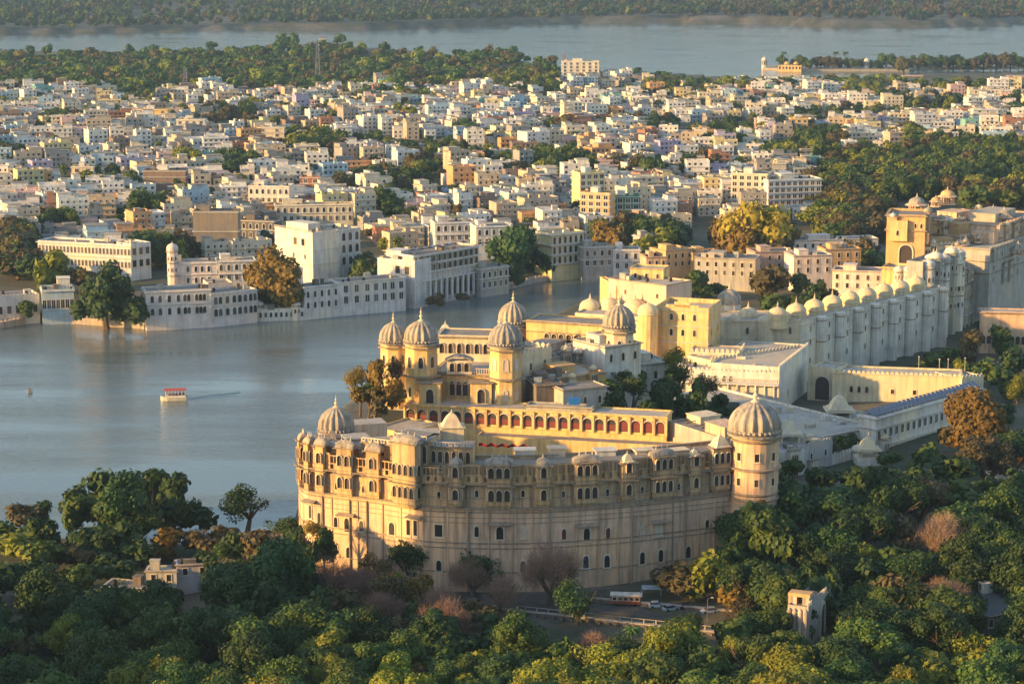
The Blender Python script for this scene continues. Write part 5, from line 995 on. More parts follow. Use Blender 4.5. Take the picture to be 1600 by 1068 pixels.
# the wood along the bottom: hand-placed crowns, then a jittered fill behind and between
for a in [(215, 790, 62, 'dark'), (240, 765, 46, 'dark'), (180, 760, 44, 'dark'), (195, 810, 50, 'green'), (150, 785, 42, 'green'), (275, 770, 44, 'dark'), (385, 785, 42, 'dark', 'loose'), (262, 838, 36, 'orange'), (305, 842, 34, 'brown'), (30, 800, 34, 'brown'), (70, 800, 26, 'dark'), (25, 850, 44, 'yellow'), (75, 860, 40, 'green'), (130, 850, 36, 'dark'), (135, 835, 18, 'yellow'), (415, 850, 46, 'brown'), (470, 850, 40, 'dark'), (440, 900, 60, 'dark'), (360, 920, 52, 'dark'), (520, 900, 46, 'bare', 'bare'), (560, 915, 40, 'bare', 'bare'), (610, 925, 40, 'brown', 'loose'), (480, 915, 40, 'dark'), (540, 935, 40, 'brown'), (600, 950, 44, 'bare', 'bare'), (690, 945, 40, 'bare', 'bare'), (650, 955, 36, 'dark'), (740, 950, 34, 'brown'), (785, 925, 36, 'bare', 'bare'), (560, 965, 40, 'dark'), (520, 940, 40, 'dark'), (765, 985, 40, 'dark'), (700, 1000, 40, 'dark'),  (1210, 960, 26, 'dark'), (1155, 960, 30, 'brown', 'loose'), (320, 885, 36, 'dark'), (400, 890, 40, 'dark'), (170, 880, 36, 'dark'), (180, 830, 40, 'dark'), (120, 800, 34, 'green'), (345, 830, 24, 'brown'),
          (640, 872, 46, 'dark', 'loose'), (585, 885, 34, 'brown', 'loose'), (755, 885, 40, 'dark', 'loose'), (735, 900, 36, 'bare', 'bare'), (855, 890, 52, 'bare', 'bare', 1.25), (660, 920, 32, 'orange'), (620, 915, 28, 'yellow'), (900, 935, 46, 'dark', 'loose'), (1055, 842, 36, 'brown', 'bare'), (1062, 895, 40, 'bare', 'round'), (1108, 895, 46, 'yellow'), (1140, 925, 40, 'orange'), (1208, 905, 48, 'orange'), (1180, 880, 30, 'brown'),
          (1015, 870, 20, 'dark', 'loose'), (1220, 800, 62, 'dark'), (1300, 790, 56, 'dark'), (1370, 760, 46, 'dark'), (1260, 850, 50, 'dark'), (1340, 830, 56, 'dark'), (1170, 830, 30, 'dark'), (1440, 780, 50, 'brown'), (1500, 770, 46, 'green'), (1570, 760, 46, 'dark'), (1540, 720, 50, 'brown'), (1490, 730, 44, 'dark'), (1430, 745, 40, 'dark'), (1340, 745, 40, 'dark'), (1290, 745, 34, 'dark'), (1400, 790, 50, 'dark'), (1560, 800, 50, 'green'), (1500, 820, 50, 'dark'), (1590, 700, 50, 'dark'), (1590, 890, 44, 'dark'), (1300, 850, 50, 'dark'), (1250, 900, 44, 'dark'), (1530, 890, 44, 'brown'), (1460, 880, 44, 'dark'), (1400, 870, 44, 'green'), (1500, 930, 40, 'dark'), (1390, 930, 40, 'dark'), (1400, 830, 46, 'brown'), (1470, 840, 50, 'bare', 'bare'), (1540, 840, 50, 'dark'), (1340, 870, 34, 'yellow', 'loose'), (1380, 880, 30, 'yellow', 'loose'),
          (1415, 930, 48, 'brown'), (1470, 935, 44, 'bare', 'bare'), (1360, 985, 46, 'orange'), (1440, 990, 40, 'dark'), (1290, 900, 40, 'dark', 'tall'), (1520, 1010, 40, 'yellow', 'loose'), (1525, 665, 58, 'orange'), (1570, 690, 40, 'brown'), (1480, 680, 30, 'brown'), (1592, 610, 22, 'yellow', 'tall'), (1450, 720, 36, 'green'), (1595, 850, 30, 'dark'), (1310, 690, 24, 'green'), (1330, 690, 18, 'dark'),
          (0, 900, 44, 'dark'), (200, 925, 26, 'green', 'loose'), (60, 835, 40, 'dark'), (110, 865, 34, 'brown'), (160, 850, 36, 'dark'), (215, 850, 34, 'dark'), (60, 890, 40, 'dark'), (120, 900, 36, 'green'), (10, 830, 36, 'green'), (240, 862, 24, 'brown'), (380, 850, 30, 'dark'), (345, 860, 24, 'green', 'loose'), (440, 830, 30, 'dark', 'loose'), (290, 800, 40, 'dark'), (120, 780, 30, 'dark'),  (255, 935, 34, 'dark'), (190, 985, 34, 'green'), (120, 990, 34, 'yellow'), (330, 925, 34, 'dark'), (260, 900, 14, 'green', 'loose'), (50, 940, 20, 'yellow'), (95, 990, 34, 'yellow'), (150, 1010, 30, 'yellow'), (30, 1010, 40, 'brown'), (230, 960, 36, 'green'), (290, 990, 44, 'green'), (370, 970, 46, 'green'), (440, 980, 42, 'green'), (500, 960, 40, 'dark'), (560, 990, 40, 'brown'), (620, 980, 36, 'brown'), (700, 970, 44, 'bare', 'bare'), (665, 1010, 34, 'green'), (620, 1030, 30, 'yellow'), (735, 1040, 44, 'yellow'),
          (650, 1060, 28, 'orange', 'loose'), (820, 1030, 40, 'green'), (790, 1040, 24, 'yellow'), (870, 1045, 30, 'yellow'), (930, 1010, 44, 'bare', 'bare'), (1065, 985, 34, 'dark', 'loose'), (1060, 1005, 26, 'yellow'), (1010, 1020, 30, 'green'), (970, 1050, 30, 'yellow'), (1090, 1040, 36, 'dark'), (1150, 1050, 30, 'yellow'), (1180, 985, 34, 'dark', 'loose'), (1245, 1045, 30, 'yellow'), (1300, 1030, 40, 'orange'), (1350, 1050, 34, 'yellow'), (1410, 1050, 40, 'green'),
          (1470, 1050, 34, 'yellow'), (1530, 1045, 44, 'yellow'), (1590, 1035, 40, 'green'), (80, 1050, 40, 'green'), (180, 1055, 40, 'green'), (260, 1060, 36, 'dark'), (340, 1050, 40, 'green'), (420, 1055, 40, 'dark'), (500, 1045, 40, 'green'), (560, 1060, 36, 'green')]: T(*a[:4], *(a[4:5] or ('round',)), *(a[5:6] or (1.0,)))
HOLES = [(930, 985, 130, 26), (250, 930, 90, 26), (1040, 945, 150, 26), (850, 960, 90, 50), (960, 1000, 70, 22), (1275, 990, 45, 60), (1560, 960, 50, 40), (300, 895, 70, 30), (120, 925, 50, 30)]
k_ = 0
for i in range(70):
    for j in range(26):
        px = -240 + i * 30 + U(-9, 9); py = 840 + j * 17 + U(-6, 6)
        if py > 1150: continue
        lim = 868 if px < 470 else (930 if px < 1150 else 760)
        if 490 < px < 1140 and py < 985: continue
        if py < lim + 30 or any(((px - h_[0]) / h_[2]) ** 2 + ((py - h_[1]) / h_[3]) ** 2 < 1 for h_ in HOLES): continue
        v = P(px, py, 18)
        if any((v.x - t[0]) ** 2 + (v.y - t[1]) ** 2 < (max(t[3], 6) * .95) ** 2 for t in TREES): continue
        zone = ['dark', 'dark', 'green', 'green'] if py < 1000 else ['green', 'green', 'yellow', 'dark', 'green', 'yellow']  # yellow share raised so leaf colour gives the low trees sunlit tops
        if px > 1150: zone += ['dark', 'dark', 'green']
        T(px, py, U(32, 54), random.choice(zone), random.choice(['round', 'round', 'round', 'tall', 'loose'])); k_ += 1
# lakeside, garden and town trees
for a in [(88, 420, 40, 'yellow'), (125, 430, 30, 'brown'), (165, 456, 50, 'dark'), (195, 474, 34, 'dark'), (140, 478, 26, 'dark'), (38, 478, 20, 'green'), (430, 440, 48, 'orange'), (460, 456, 34, 'dark'), (408, 462, 24, 'dark'), (803, 386, 50, 'dark'), (838, 396, 32, 'dark'), (778, 410, 20, 'dark'), (805, 425, 20, 'dark'), (570, 422, 18, 'green'), (680, 466, 13, 'red'), (720, 462, 13, 'red'), (645, 450, 12, 'dark'), (1590, 400, 1, 'dark')][:-1]:
    if a[3] == 'red': T(a[0], a[1], a[2], 'bare', 'round', z=1.0)
    else: T(*a, z=3.0)
for a in [(833, 552, 12, 'dark')]: T(*a, z=24.0 if a[1] > 560 else 30)
for a in [(1088, 444, 30, 'green'), (1060, 450, 20, 'brown'), (1118, 450, 20, 'green'), (1215, 432, 38, 'brown'), (1250, 440, 26, 'green'), (1205, 475, 32, 'green'), (1240, 480, 24, 'yellow'), (1285, 458, 34, 'dark'), (1260, 470, 24, 'dark'), (1352, 408, 18, 'green'), (1330, 470, 16, 'brown'),
          (1480, 555, 30, 'green'), (1520, 540, 34, 'brown'), (1560, 530, 30, 'green'), (1500, 580, 26, 'yellow'), (1545, 575, 34, 'green'), (1590, 560, 34, 'dark'), (1440, 575, 22, 'green'), (1400, 580, 14, 'brown'), (1370, 577, 14, 'brown'), (1460, 600, 16, 'yellow'), (1575, 600, 26, 'dark'), (1540, 510, 24, 'brown'), (1590, 515, 24, 'green'), (1285, 577, 9, 'green'), (1570, 640, 22, 'dark'), (1300, 705, 20, 'brown', 'loose'), (870, 702, 14, 'yellow', 'round')]:
    T(a[0], a[1], a[2], a[3], *(a[4:5] or ('round',)), *(a[5:6] or (1.0,)), z=26 if (a[0], a[1]) == (870, 702) else None)
for a in [(1138, 366, 40, 'mustard'), (1182, 350, 58, 'mustard'), (1228, 364, 42, 'mustard'), (1160, 380, 34, 'mustard'), (1205, 384, 30, 'brown'), (1250, 384, 20, 'orange'), (1270, 655, 14, 'green'), (1245, 728, 22, 'green'), (1205, 735, 18, 'dark'), (1420, 655, 10, 'green'), (1285, 700, 16, 'dark', 'loose'), (1395, 715, 20, 'green')]: T(*a[:4], *(a[4:5] or ('round',)))
for (cx, cy, rx, ry, kind, n_) in CLUMPS:
    for i in range(int(n_ * 2.6)):
        t, r_ = U(0, 6.28), math.sqrt(rnd()); ppm = max(1.1, (cy + 100) / 171); kd = kind if rnd() < .55 else random.choice(['green', 'green', 'yellow', 'brown'])
        T(cx + math.cos(t) * r_ * rx * 1.0, cy - 6 * ppm + math.sin(t) * r_ * ry * .85, U(5.0, 8.0) * ppm * (1.5 if cy > 300 else 1.3), kd)
for (x, y) in HOLET:
    if rnd() < .85: T(*proj((x, y, 12)), U(4.5, 7.5) * (proj((x, y, 8))[1] + 100) / 171, random.choice(['dark', 'green', 'brown', 'dark', 'yellow']))
for i in range(1500):                                                   # single trees between houses
    s = random.choice(STY); T(*proj((s['x'] + U(-8, 8), s['y'] + U(-8, 8), s['z'] + 6)), U(3.6, 6.4) * (proj((s['x'], s['y'], 8))[1] + 100) / 171, random.choice(['dark', 'green', 'green', 'brown', 'yellow']))
sz = lambda t: t[3] / math.hypot(t[0], t[1])
def onscreen(t):
    px, py = proj((t[0], t[1], t[2] + t[3] * 1.1)); r = t[3] * FPX / math.hypot(t[0], t[1]); return -r < px < 1600 + r and -r < py < 1068 + r * 1.2
TREES = [t for t in TREES if t[1] > 415 or True]
TREES.sort(key=lambda t: (not onscreen(t), t[6] not in ('bare', 'loose', 'tall'), -sz(t))); IND = TREES[:262]; REST = TREES[262:]
def put_tree(t):
    x, y, z, R, hs, kind, shape = t; d = math.hypot(x, y)
    lod = 0 if d < 900 else 1; key = (shape, lod) if (shape, lod) in CM else ((shape, 0) if shape == 'bare' else ('round', lod))
    if kind == 'bare' and z > 1.5: key = ('bare', 0)
    r = empty('tree', (x, y, z), None, 'tree', 'trees of the wood, gardens and town'); rz = U(0, 6.28)
    hc = min(hs, 1.25); inst('trunk', random.choice(TM), r, (x, y, z), rz, (R, R, R * (.55 * hs + .45 * hc) if hs > hc else R * hs)); inst('crown', random.choice(CM[key]), r, (x, y, z + .85 * R * (hs - hc)), rz, (R, R, R * hc * U(.9, 1.1)), LM[kind])
    t.append(r)
for t in IND: put_tree(t)
print('trees', len(TREES), 'fill', k_)
def merged(name, items, lod, label, mats=('dark', 'green', 'yellow', 'orange', 'brown', 'bare')):
    VS, QS, MI = [], [], []; k = 0; keys_ = [c for c in CR if c[0] == 'round' and c[1] == lod]
    for (x, y, z, R, hs, kind) in items:
        hc = min(hs, 1.3); z += .85 * R * (hs - hc); hs = hc
        co, q = CR[random.choice(keys_)]; a = U(0, 6.28); c, s = math.cos(a), math.sin(a)
        v = np.stack([(co[:, 0] * c - co[:, 1] * s) * R + x, (co[:, 0] * s + co[:, 1] * c) * R + y, (co[:, 2]) * R * hs + z - R * .25], 1)
        VS.append(v); QS.append(q + k); k += len(v); MI.append(np.full(len(q), mats.index(kind)))
    me = np_mesh(name, np.concatenate(VS), np.concatenate(QS), [LM[m_] for m_ in mats], False, np.concatenate(MI)); o = D.objects.new(name, me); COL.objects.link(o); tag(o, label, 'trees', None, 'stuff')
if REST: merged('town_trees', [(t[0], t[1], t[2], t[3], t[4], 'brown' if t[5] == 'bare' else 'orange' if t[5] == 'mustard' else t[5]) for t in REST], 4, 'scattered small trees between the far houses of the town')
# the wooded ridge between the town and the far lake
it = []; FOREST = [(-150, 158), (0, 158), (300, 158), (480, 154), (560, 168), (640, 172), (700, 160), (760, 146), (860, 146), (880, 130), (860, 118), (760, 110), (640, 106), (500, 100), (250, 96), (0, 93), (-150, 92)]
for i in range(5200):
    px, py = U(-150, 900), U(90, 175)
    if px < 260 and py < 98 + U(0, 8): continue
    if not inpoly(FOREST, px, py): continue
    if py > 130 and rnd() < .3: continue
    v = P(px, py, 5); z = landz(v.x, v.y); it.append((v.x, v.y, z, U(4.5, 8) if rnd() < .8 else U(8, 12), U(.8, 1.2), random.choices(['dark', 'green', 'yellow', 'brown', 'orange'], [14, 44, 14, 27, 1])[0]))
for (px, py, R) in [(535, 84, 9), (527, 84, 7), (148, 80, 5), (75, 88, 10), (50, 88, 9), (780, 96, 9), (800, 96, 9), (760, 104, 9), (205, 84, 9), (240, 84, 10), (330, 80, 11), (440, 78, 12), (460, 76, 12)]:
    v = P(px, py + 14, 5); it.append((v.x, v.y, landz(v.x, v.y) + 2, R, 1.3, random.choice(['dark', 'green'])))
for i in range(170):
    px = U(890, 1500); v = P(px, (133 if px < 1050 else 141) + U(-3, 5), 5); z = landz(v.x, v.y); it.append((v.x, v.y, z, U(4, 8), U(.8, 1.1), random.choice(['dark', 'green', 'brown', 'yellow'])))
print('forest', len(it)); merged('wooded_ridge', it, 2, 'dense mixed wood covering the low ridge between the town and the far lake')
# far wooded shore
it = []
for i in range(13000):
    Y = 3650 + 3200 * rnd() ** 1.25; px = U(-260, 1860); x = (px - 800) / FPX * Y
    if inside_dist(FATEH, np.array([x]), np.array([Y]))[0] > -12: continue
    nz = vnoise(np.array([x]), np.array([Y]), 330, 21)[0]
    if nz < .3 and rnd() < .6: continue
    it.append((x, Y, landz(x, Y), U(9, 17), U(.7, 1.1), 'brown' if px > 1100 and rnd() < .6 else random.choices(['dark', 'green', 'brown', 'yellow'], [40, 30, 24, 6])[0]))
merged('far_shore_wood', it, 3, 'hazy bluish woodland along the far shore at the top of the view')

# ================================================================ ISLAND GARDEN IN THE FAR LAKE
def isl(name, label, pts_, z):
    poly = [w2(*q, 0) for q in pts_]; mb = MB(); mb.prism(poly, -4, z); o = mb.build(name, wallmat('embankment_stone', (.42, .36, .28), (.2, .18, .15), .5)); tag(o, label, 'embankment'); return o
isl('island_embankment', 'long stone-walled garden island lying in the far lake', [(1192, 109), (1240, 111.5), (1420, 111.5), (1430, 108), (1420, 105), (1200, 105)], 2.5)
isl('causeway', 'thin pale causeway joining the island trees to the right edge', [(1415, 110), (1500, 108), (1700, 105), (1700, 103), (1500, 105), (1415, 107)], 3.0)
dam = isl('dam_wall', 'long flat cream dam road at the near edge of the far lake', [(1395, 133), (1750, 131), (1750, 124), (1395, 125)], 6.0)
for px, w_, nm in ((1425, 30, 'small pink dam house standing on the left end of the cream dam'), (1590, 34, 'small pink dam house at the right edge of the view')):
    v = P(px, 130, 6); mb = MB(); mb.box((v.x, v.y), (1, 0), 22, 9, 5.5, 14); mb.box((v.x, v.y), (1, 0), 24, 11, 14, 14.8); tag(mb.build('dam_house', wallmat('dusty_pink', (.56, .40, .33), (.3, .22, .2), .5)), nm, 'house')
for px, py, R, k in [(1222, 96, 1.0, 0)] + [(1240 + i * 12, 99 + (i % 3), 1, 0) for i in range(15)] + [(1425 + i * 11, 99 + (i % 2), 1, 0) for i in range(18)]:
    v = P(px, py + 6, 3); TR = [v.x, v.y, .5, U(8, 13) if px < 1400 else U(9, 14), U(.85, 1.15), random.choice(['dark', 'green', 'brown']), 'round']; put_tree(TR); IND.append(TR)
v = P(1412, 112, 3); TR = [v.x, v.y, 0, 17, .95, 'brown', 'round']; put_tree(TR); IND.append(TR)
for px, py, h_, r_, nm in [(1194, 108, 11, 3.6, 'white domed water pavilion at the left tip of the garden island'), (1354, 110, 11, 3.8, 'white domed tower standing midway along the garden island')]:
    v = P(px, py, 0); r = empty('island_pavilion', (v.x, v.y, 0), nm, 'pavilion'); octower(r, (v.x, v.y, 0), r_, h_, [(.55, .8), (.97, 1)], WHITE, 'smooth', 1, 1.1, 8, ((.6, 2, 4),), 3, WHITE, 3)
q = BG('garden_palace', 'small golden garden palace with domed corners at the left of the island', 'palace', 1216, 110, 1252, 110.5, 103.5, 14, GOLD, zg=1.5); q.win('F', 7, 3, 1.8, 3, 'niche')
for t in (.35, .75): v = q.top(t, .3); chhatri(q.root, tuple(v), 2.6, 3, 'dome' if 0 else 'smooth', 8, GOLD, GOLD)
# palms
def palm(px, py, z, h_, label, par=None):
    v = P(px, py, z); r = empty('palm_tree', (v.x, v.y, z), label, 'palm tree', 'palms'); mb = MB(); mb.tube((v.x, v.y, z - 1), (v.x + .3, v.y, z + h_), .32 * h_ / 12 + .05, .22 * h_ / 12 + .03, 7); mb.build('trunk', BARK, r)
    mb = MB()
    for i in range(22):
        a = i * 2.4; el = .9 - 1.3 * (i / 22); L = h_ * .27; p0 = Vector((v.x + .3, v.y, z + h_)); pr = p0
        for s in range(1, 6):
            t = s / 5; e = p0 + Vector((math.cos(a) * L * t, math.sin(a) * L * t, L * (math.sin(el) * t - .75 * t * t))); w_ = L * .16 * math.sin(math.pi * min(.98, t * .85 + .1)); sd_ = Vector((-math.sin(a), math.cos(a), 0)) * w_
            for sg in (-1, 1): mb.face([pr, e, e + sd_ * sg - Vector((0, 0, w_ * .6)), pr + sd_ * sg - Vector((0, 0, w_ * .6))])
            pr = e
    mb.build('crown', LM['green'], r)
for px, lab in ((1224, 'pair of palms in one clump at the left of the garden island'), (1305, 'tall palm, left one of the two in the middle of the island'), (1320, 'tall palm, right one of the two in the middle of the island')): palm(px, 106, 2, 20, lab)
palm(985, 1045, 9, 9.5, 'single palm tree among the bare trees below the road')
# telecom masts
def mast(px, pyb, pyt, z, label, w0=3.0, colr=None):
    v = P(px, pyb, z); zt = at(px, pyt, v.y).z; r = empty('telecom_mast', (v.x, v.y, z), label, 'mast', 'lattice masts'); mb = MB(); n_ = 9
    cs = lambda t: [(v.x + sx * w0 * (1 - t * .72), v.y + sy * w0 * (1 - t * .72), z + (zt - z) * t) for sx, sy in ((-1, -1), (1, -1), (1, 1), (-1, 1))]
    for k in range(4): mb.tube(cs(0)[k], cs(1)[k], .42, .26, 4)
    for i in range(n_):
        a, b_ = cs(i / n_), cs((i + 1) / n_)
        for k in range(4): mb.tube(a[k], b_[(k + 1) % 4], .2, .2, 3); mb.tube(b_[k], b_[(k + 1) % 4], .2, .2, 3)
    mb.build('lattice', colr or METAL, r); mb = MB()
    for k in range(3): mb.tube((v.x + 1.6, v.y, zt - 3 - 4 * k), (v.x + 1.6, v.y, zt - 1 - 4 * k), .5, .5, 6)
    mb.build('antenna', TRIMW, r)
mast(497, 140, 62, 10, 'tall grey lattice mast standing in the wood, top above the far lake'); mast(290, 142, 106, 8, 'shorter grey lattice mast in front of the wood, left of centre'); mast(881, 132, 84, 8, 'red lattice mast beside the white hotel near the far lake', 2.4, plain('mast_red', (.42, .12, .09), .6)); mast(402, 226, 196, 10, 'thin mast in the upper left of the town', 1.2)
# ================================================================ FOREGROUND
# road ledge in front of the palace with retaining wall
m, n, b = newmat('asphalt'); pos = n.nodes.new('ShaderNodeNewGeometry').outputs['Position']; n.links.new(mix_node(n, (.06, .057, .055), (.10, .09, .08), ramp(n, noise(n, .5, 5, pos), .4, .7)), b.inputs['Base Color']); b.inputs['Roughness'].default_value = .9
ra, rb = P(700, 945, 8.3), P(1400, 985, 8.3); ra2, rb2 = P(700, 925, 8.3), P(1400, 935, 8.3)
mb = MB(); mb.face([(ra.x, ra.y, 8.35), (rb.x, rb.y, 8.35), (rb2.x, rb2.y, 8.35), (ra2.x, ra2.y, 8.35)]); tag(mb.build('road', m), kind='structure')
def ledge(x1, y1, x2, y2, z0, z1, name, label, mat, butt=0, rail=True):
    a, b_ = P(x1, y1, z1), P(x2, y2, z1); a2, b2 = Vector((a.x, a.y)), Vector((b_.x, b_.y)); u = (b2 - a2).normalized(); nn = Vector((u.y, -u.x)); L = (b2 - a2).length; r = empty(name, ((a.x + b_.x) / 2, (a.y + b_.y) / 2, z0), label, 'wall')
    mb = MB(); mb.box((a2 + b2) / 2, u, L, .8, z0, z1); mb.build('wall', mat, r)
    if butt:
        mb = MB()
        for i in range(butt): mb.box(a2 + u * L * (i + .5) / butt + nn * .7, u, .55, .9, z0, z1 - .3)
        mb.build('buttress', mat, r)
    mb = MB(); mb.box((a2 + b2) / 2, u, L, 1.1, z1, z1 + .25)
    if rail:
        for i in range(int(L / 3)): mb.box(a2 + u * L * (i + .5) / int(L / 3), u, .25, .25, z1 + .25, z1 + 1.3)
        mb.box((a2 + b2) / 2, u, L, .12, z1 + 1.2, z1 + 1.32)
    mb.build('coping', wallmat('pale_coping', (.42, .38, .34), (.2, .18, .16), .5), r); return r
ledge(775, 950, 1150, 990, 2, 9.0, 'retaining_wall', 'dark buttressed stone retaining wall with pale coping under the road', STONE, 26)
ledge(880, 930, 1240, 962, 6, 9.2, 'road_wall', 'low pale wall between the parked cars and the retaining wall', STONE, 0, False)
ledge(640, 870, 900, 900, 6, 8.8, 'path_wall', 'low wall at the foot of the palace behind the bare trees', GREYW, 0, False) if False else None
# cars
def car(px, py, rz, col, label, roof=None, L=4.1):
    v = P(px, py, 8.36); r = empty('parked_car', (v.x, v.y, 8.36), label, 'car', 'cars parked below the curved palace'); c, s = math.cos(rz), math.sin(rz)
    tf = lambda p: (v.x + p[0] * c - p[1] * s, v.y + p[0] * s + p[1] * c, 8.36 + p[2])
    prof = [(-.5, .25), (-.5, .78), (-.44, .95), (-.30, 1.0), (.28, .98), (.40, .9), (.5, .70), (.5, .25)]; W_ = .86
    mb = MB(); vs = [tf((x * L, sg * W_ * (1 if z < .9 else .95), z)) for sg in (-1, 1) for x, z in prof]; n_ = len(prof); mb.add(vs, [tuple(range(n_)), tuple(range(2 * n_ - 1, n_ - 1, -1))] + [(i, n_ + i, n_ + (i + 1) % n_, (i + 1) % n_) for i in range(n_)]); paint = plain('paint_' + col[0], col[1], .25)
    bd = mb.build('body', paint, r)
    pc = [(-.42, .96, .84), (-.32, 1.42, .68), (.08, 1.46, .68), (.27, .98, .84)]; mb = MB(); vs = [tf((x * L, sg * w_, z)) for sg in (-1, 1) for x, z, w_ in pc]; mb.add(vs, [(0, 1, 2, 3), (7, 6, 5, 4), (0, 4, 5, 1), (2, 6, 7, 3)]); mb.build('windows', GLASS, r)
    mb = MB(); mb.add([tf((x * L, sg * .69, z)) for sg in (-1, 1) for x, z in ((-.33, 1.43), (.09, 1.47), (.09, 1.5), (-.33, 1.47))], [(0, 1, 2, 3), (7, 6, 5, 4), (3, 2, 6, 7), (0, 3, 7, 4), (1, 5, 6, 2), (0, 4, 5, 1)]); mb.build('car_roof', paint, r)
    for x in (-.31, .31):
        for y in (-.86, .86):
            mb = MB(); a, b_ = Vector(tf((x * L, y - .1, .32))), Vector(tf((x * L, y + .1, .32))); mb.tube(a, b_, .33, .33, 14); mb.face([tf((x * L + math.cos(t) * .33, y - .1, .32 + math.sin(t) * .33)) for t in [i * .449 for i in range(14)]]); mb.build('wheel', TANK, r)
    for y in (-.6, .6): mb = MB(); p = tf((.49 * L, y, .66)); mb.box(p, (c, s), .12, .34, p[2] - .08, p[2] + .08); mb.build('headlight', TRIMW, r)
car(1026, 948, .12, ('pearl_white', (.62, .64, .68)), 'white hatchback parked left of the other cars below the curved palace'); car(1048, 953, .45, ('silver', (.40, .43, .47)), 'silver car parked between the white hatchback and the dark car'); car(1075, 951, .1, ('black', (.02, .02, .025)), 'dark car in shadow between the silver car and the yellow-green tree'); car(1108, 957, -2.9, ('pale_silver', (.58, .60, .64)), 'pale silver car half hidden by the yellow-green tree'); car(1326, 905, .8, ('pearl_white', (.62, .64, .68)), 'pale car glimpsed among the dark trees right of the road')
# canopy stall / bus with red side
v = P(978, 944, 8.4); r = empty('parked_bus', (v.x, v.y, 8.4), 'old dusty red bus with a pale roof parked against the curved palace wall', 'bus'); u = Vector((.995, -.1)); mb = MB(); c0 = Vector((v.x, v.y)); mb.box(c0, u, 7.4, 2.4, 8.9, 10.9); bd = mb.build('body', wallmat('dusty_red_paint', (.34, .10, .06), (.15, .07, .05), .5), r); mb = MB(); mb.box(c0, u, 7.8, 2.7, 10.9, 11.3); mb.build('bus_roof', WHITE, r)
for i in range(5): p = c0 + u * (i - 2) * 1.4 + Vector((-.1, -1)) * 1.22; inst('window', WM['rect'], bd, (p.x, p.y, 9.8), math.atan2(u.y, u.x), (1.2, .4, .9))
for x in (-2.3, 2.3): p = c0 + u * x - Vector((0, 1.26)); mb = MB(); mb.tube((p.x, p.y - .1, 8.9), (p.x, p.y + .3, 8.9), .48, .48, 14); mb.build('wheel', TANK, r)
v = P(1018, 931, 8.4); mb = MB(); mb.box((v.x, v.y), (1, -.08), 5, 2.6, 10.6, 10.9)
for sx in (-1, 1):
    for sy in (-1, 1): mb.tube((v.x + sx * 2.3, v.y + sy * 1.1, 8.4), (v.x + sx * 2.3, v.y + sy * 1.1, 10.6), .07, .07, 5)
tag(mb.build('canopy', plain('pale_blue_sheet', (.45, .55, .62), .5)), 'small pale blue canopy on poles beside the dusty red bus', 'canopy')
# lamp posts and people on the road
for px, py, z in ((1000, 958, 8.4), (1105, 972, 8.4), (860, 940, 8.4)):
    v = P(px, py, z); r = empty('lamp_post', (v.x, v.y, z), None, 'lamp post', 'lamp posts along the road'); r['label'] = {1000: 'thin dark lamp post beside the dusty red bus', 1105: 'thin dark lamp post in front of the pale silver car', 860: 'thin dark lamp post at the foot of the palace by the bare tree'}[px]
    mb = MB(); mb.tube((v.x, v.y, z), (v.x, v.y, z + 6), .1, .07, 6); mb.tube((v.x, v.y, z + 6), (v.x + .9, v.y, z + 6.3), .06, .05, 5); mb.build('pole', METAL, r); mb = MB(); mb.box((v.x + 1.1, v.y), (1, 0), .6, .3, z + 6.2, z + 6.36); mb.build('lamp_head', TRIMW, r)
# ruined gate tower
gt = B('ruined_gate_tower', 'tall stained gate tower with fluted buttresses and a dark opening, standing in the wood', 'gate tower', 1228, 486, 1262, 484, 1030, 960, 6, wallmat('stained_gate_plaster', (.62, .50, .40), (.10, .08, .07), .9), ROOFM, skirt=8, para=.5)
for i in range(4): p = gt.c[0] + gt.u * gt.w * (i + .5) / 4 + gt.n * .1; mb = MB(); mb.tube((p.x, p.y, gt.z0 - 6), (p.x, p.y, gt.z1 + 1), .62, .55, 10); mb.lathe([(.6, 0), (.4, .5), (.05, .9)], 10, (p.x, p.y, gt.z1 + 1)); mb.build('buttress', gt.mat, gt.root)
p = gt.top(.15, .6); mb = MB(); mb.box((p.x, p.y), gt.u, 2, 3, gt.z1, gt.z1 + 4.6); mb.build('turret', gt.mat, gt.root); p = gt.top(.75, .6); mb = MB(); mb.box((p.x, p.y), gt.u, 1.6, 3, gt.z1, gt.z1 + 4.2); mb.build('turret', gt.mat, gt.root); p = gt.top(.45, .6); mb = MB(); mb.box((p.x, p.y), gt.u, 5.2, 3.1, gt.z1 + 4, gt.z1 + 4.8); mb.build('lintel', OCHRE, gt.root)
g2 = B('gate_arch', None, None, 1262, 484, 1298, 500, 1010, 950, 5, GREYW, ROOFM, parent=gt.root, zb=gt.z0, skirt=8, para=.3); g2.win('F', [.6], gt.z0 + 1, 3.6, g2.z1 - gt.z0 - 2, 'niche', 'archway'); g2.cren('F', 1.1, 1.0, g2.z1 + .3)
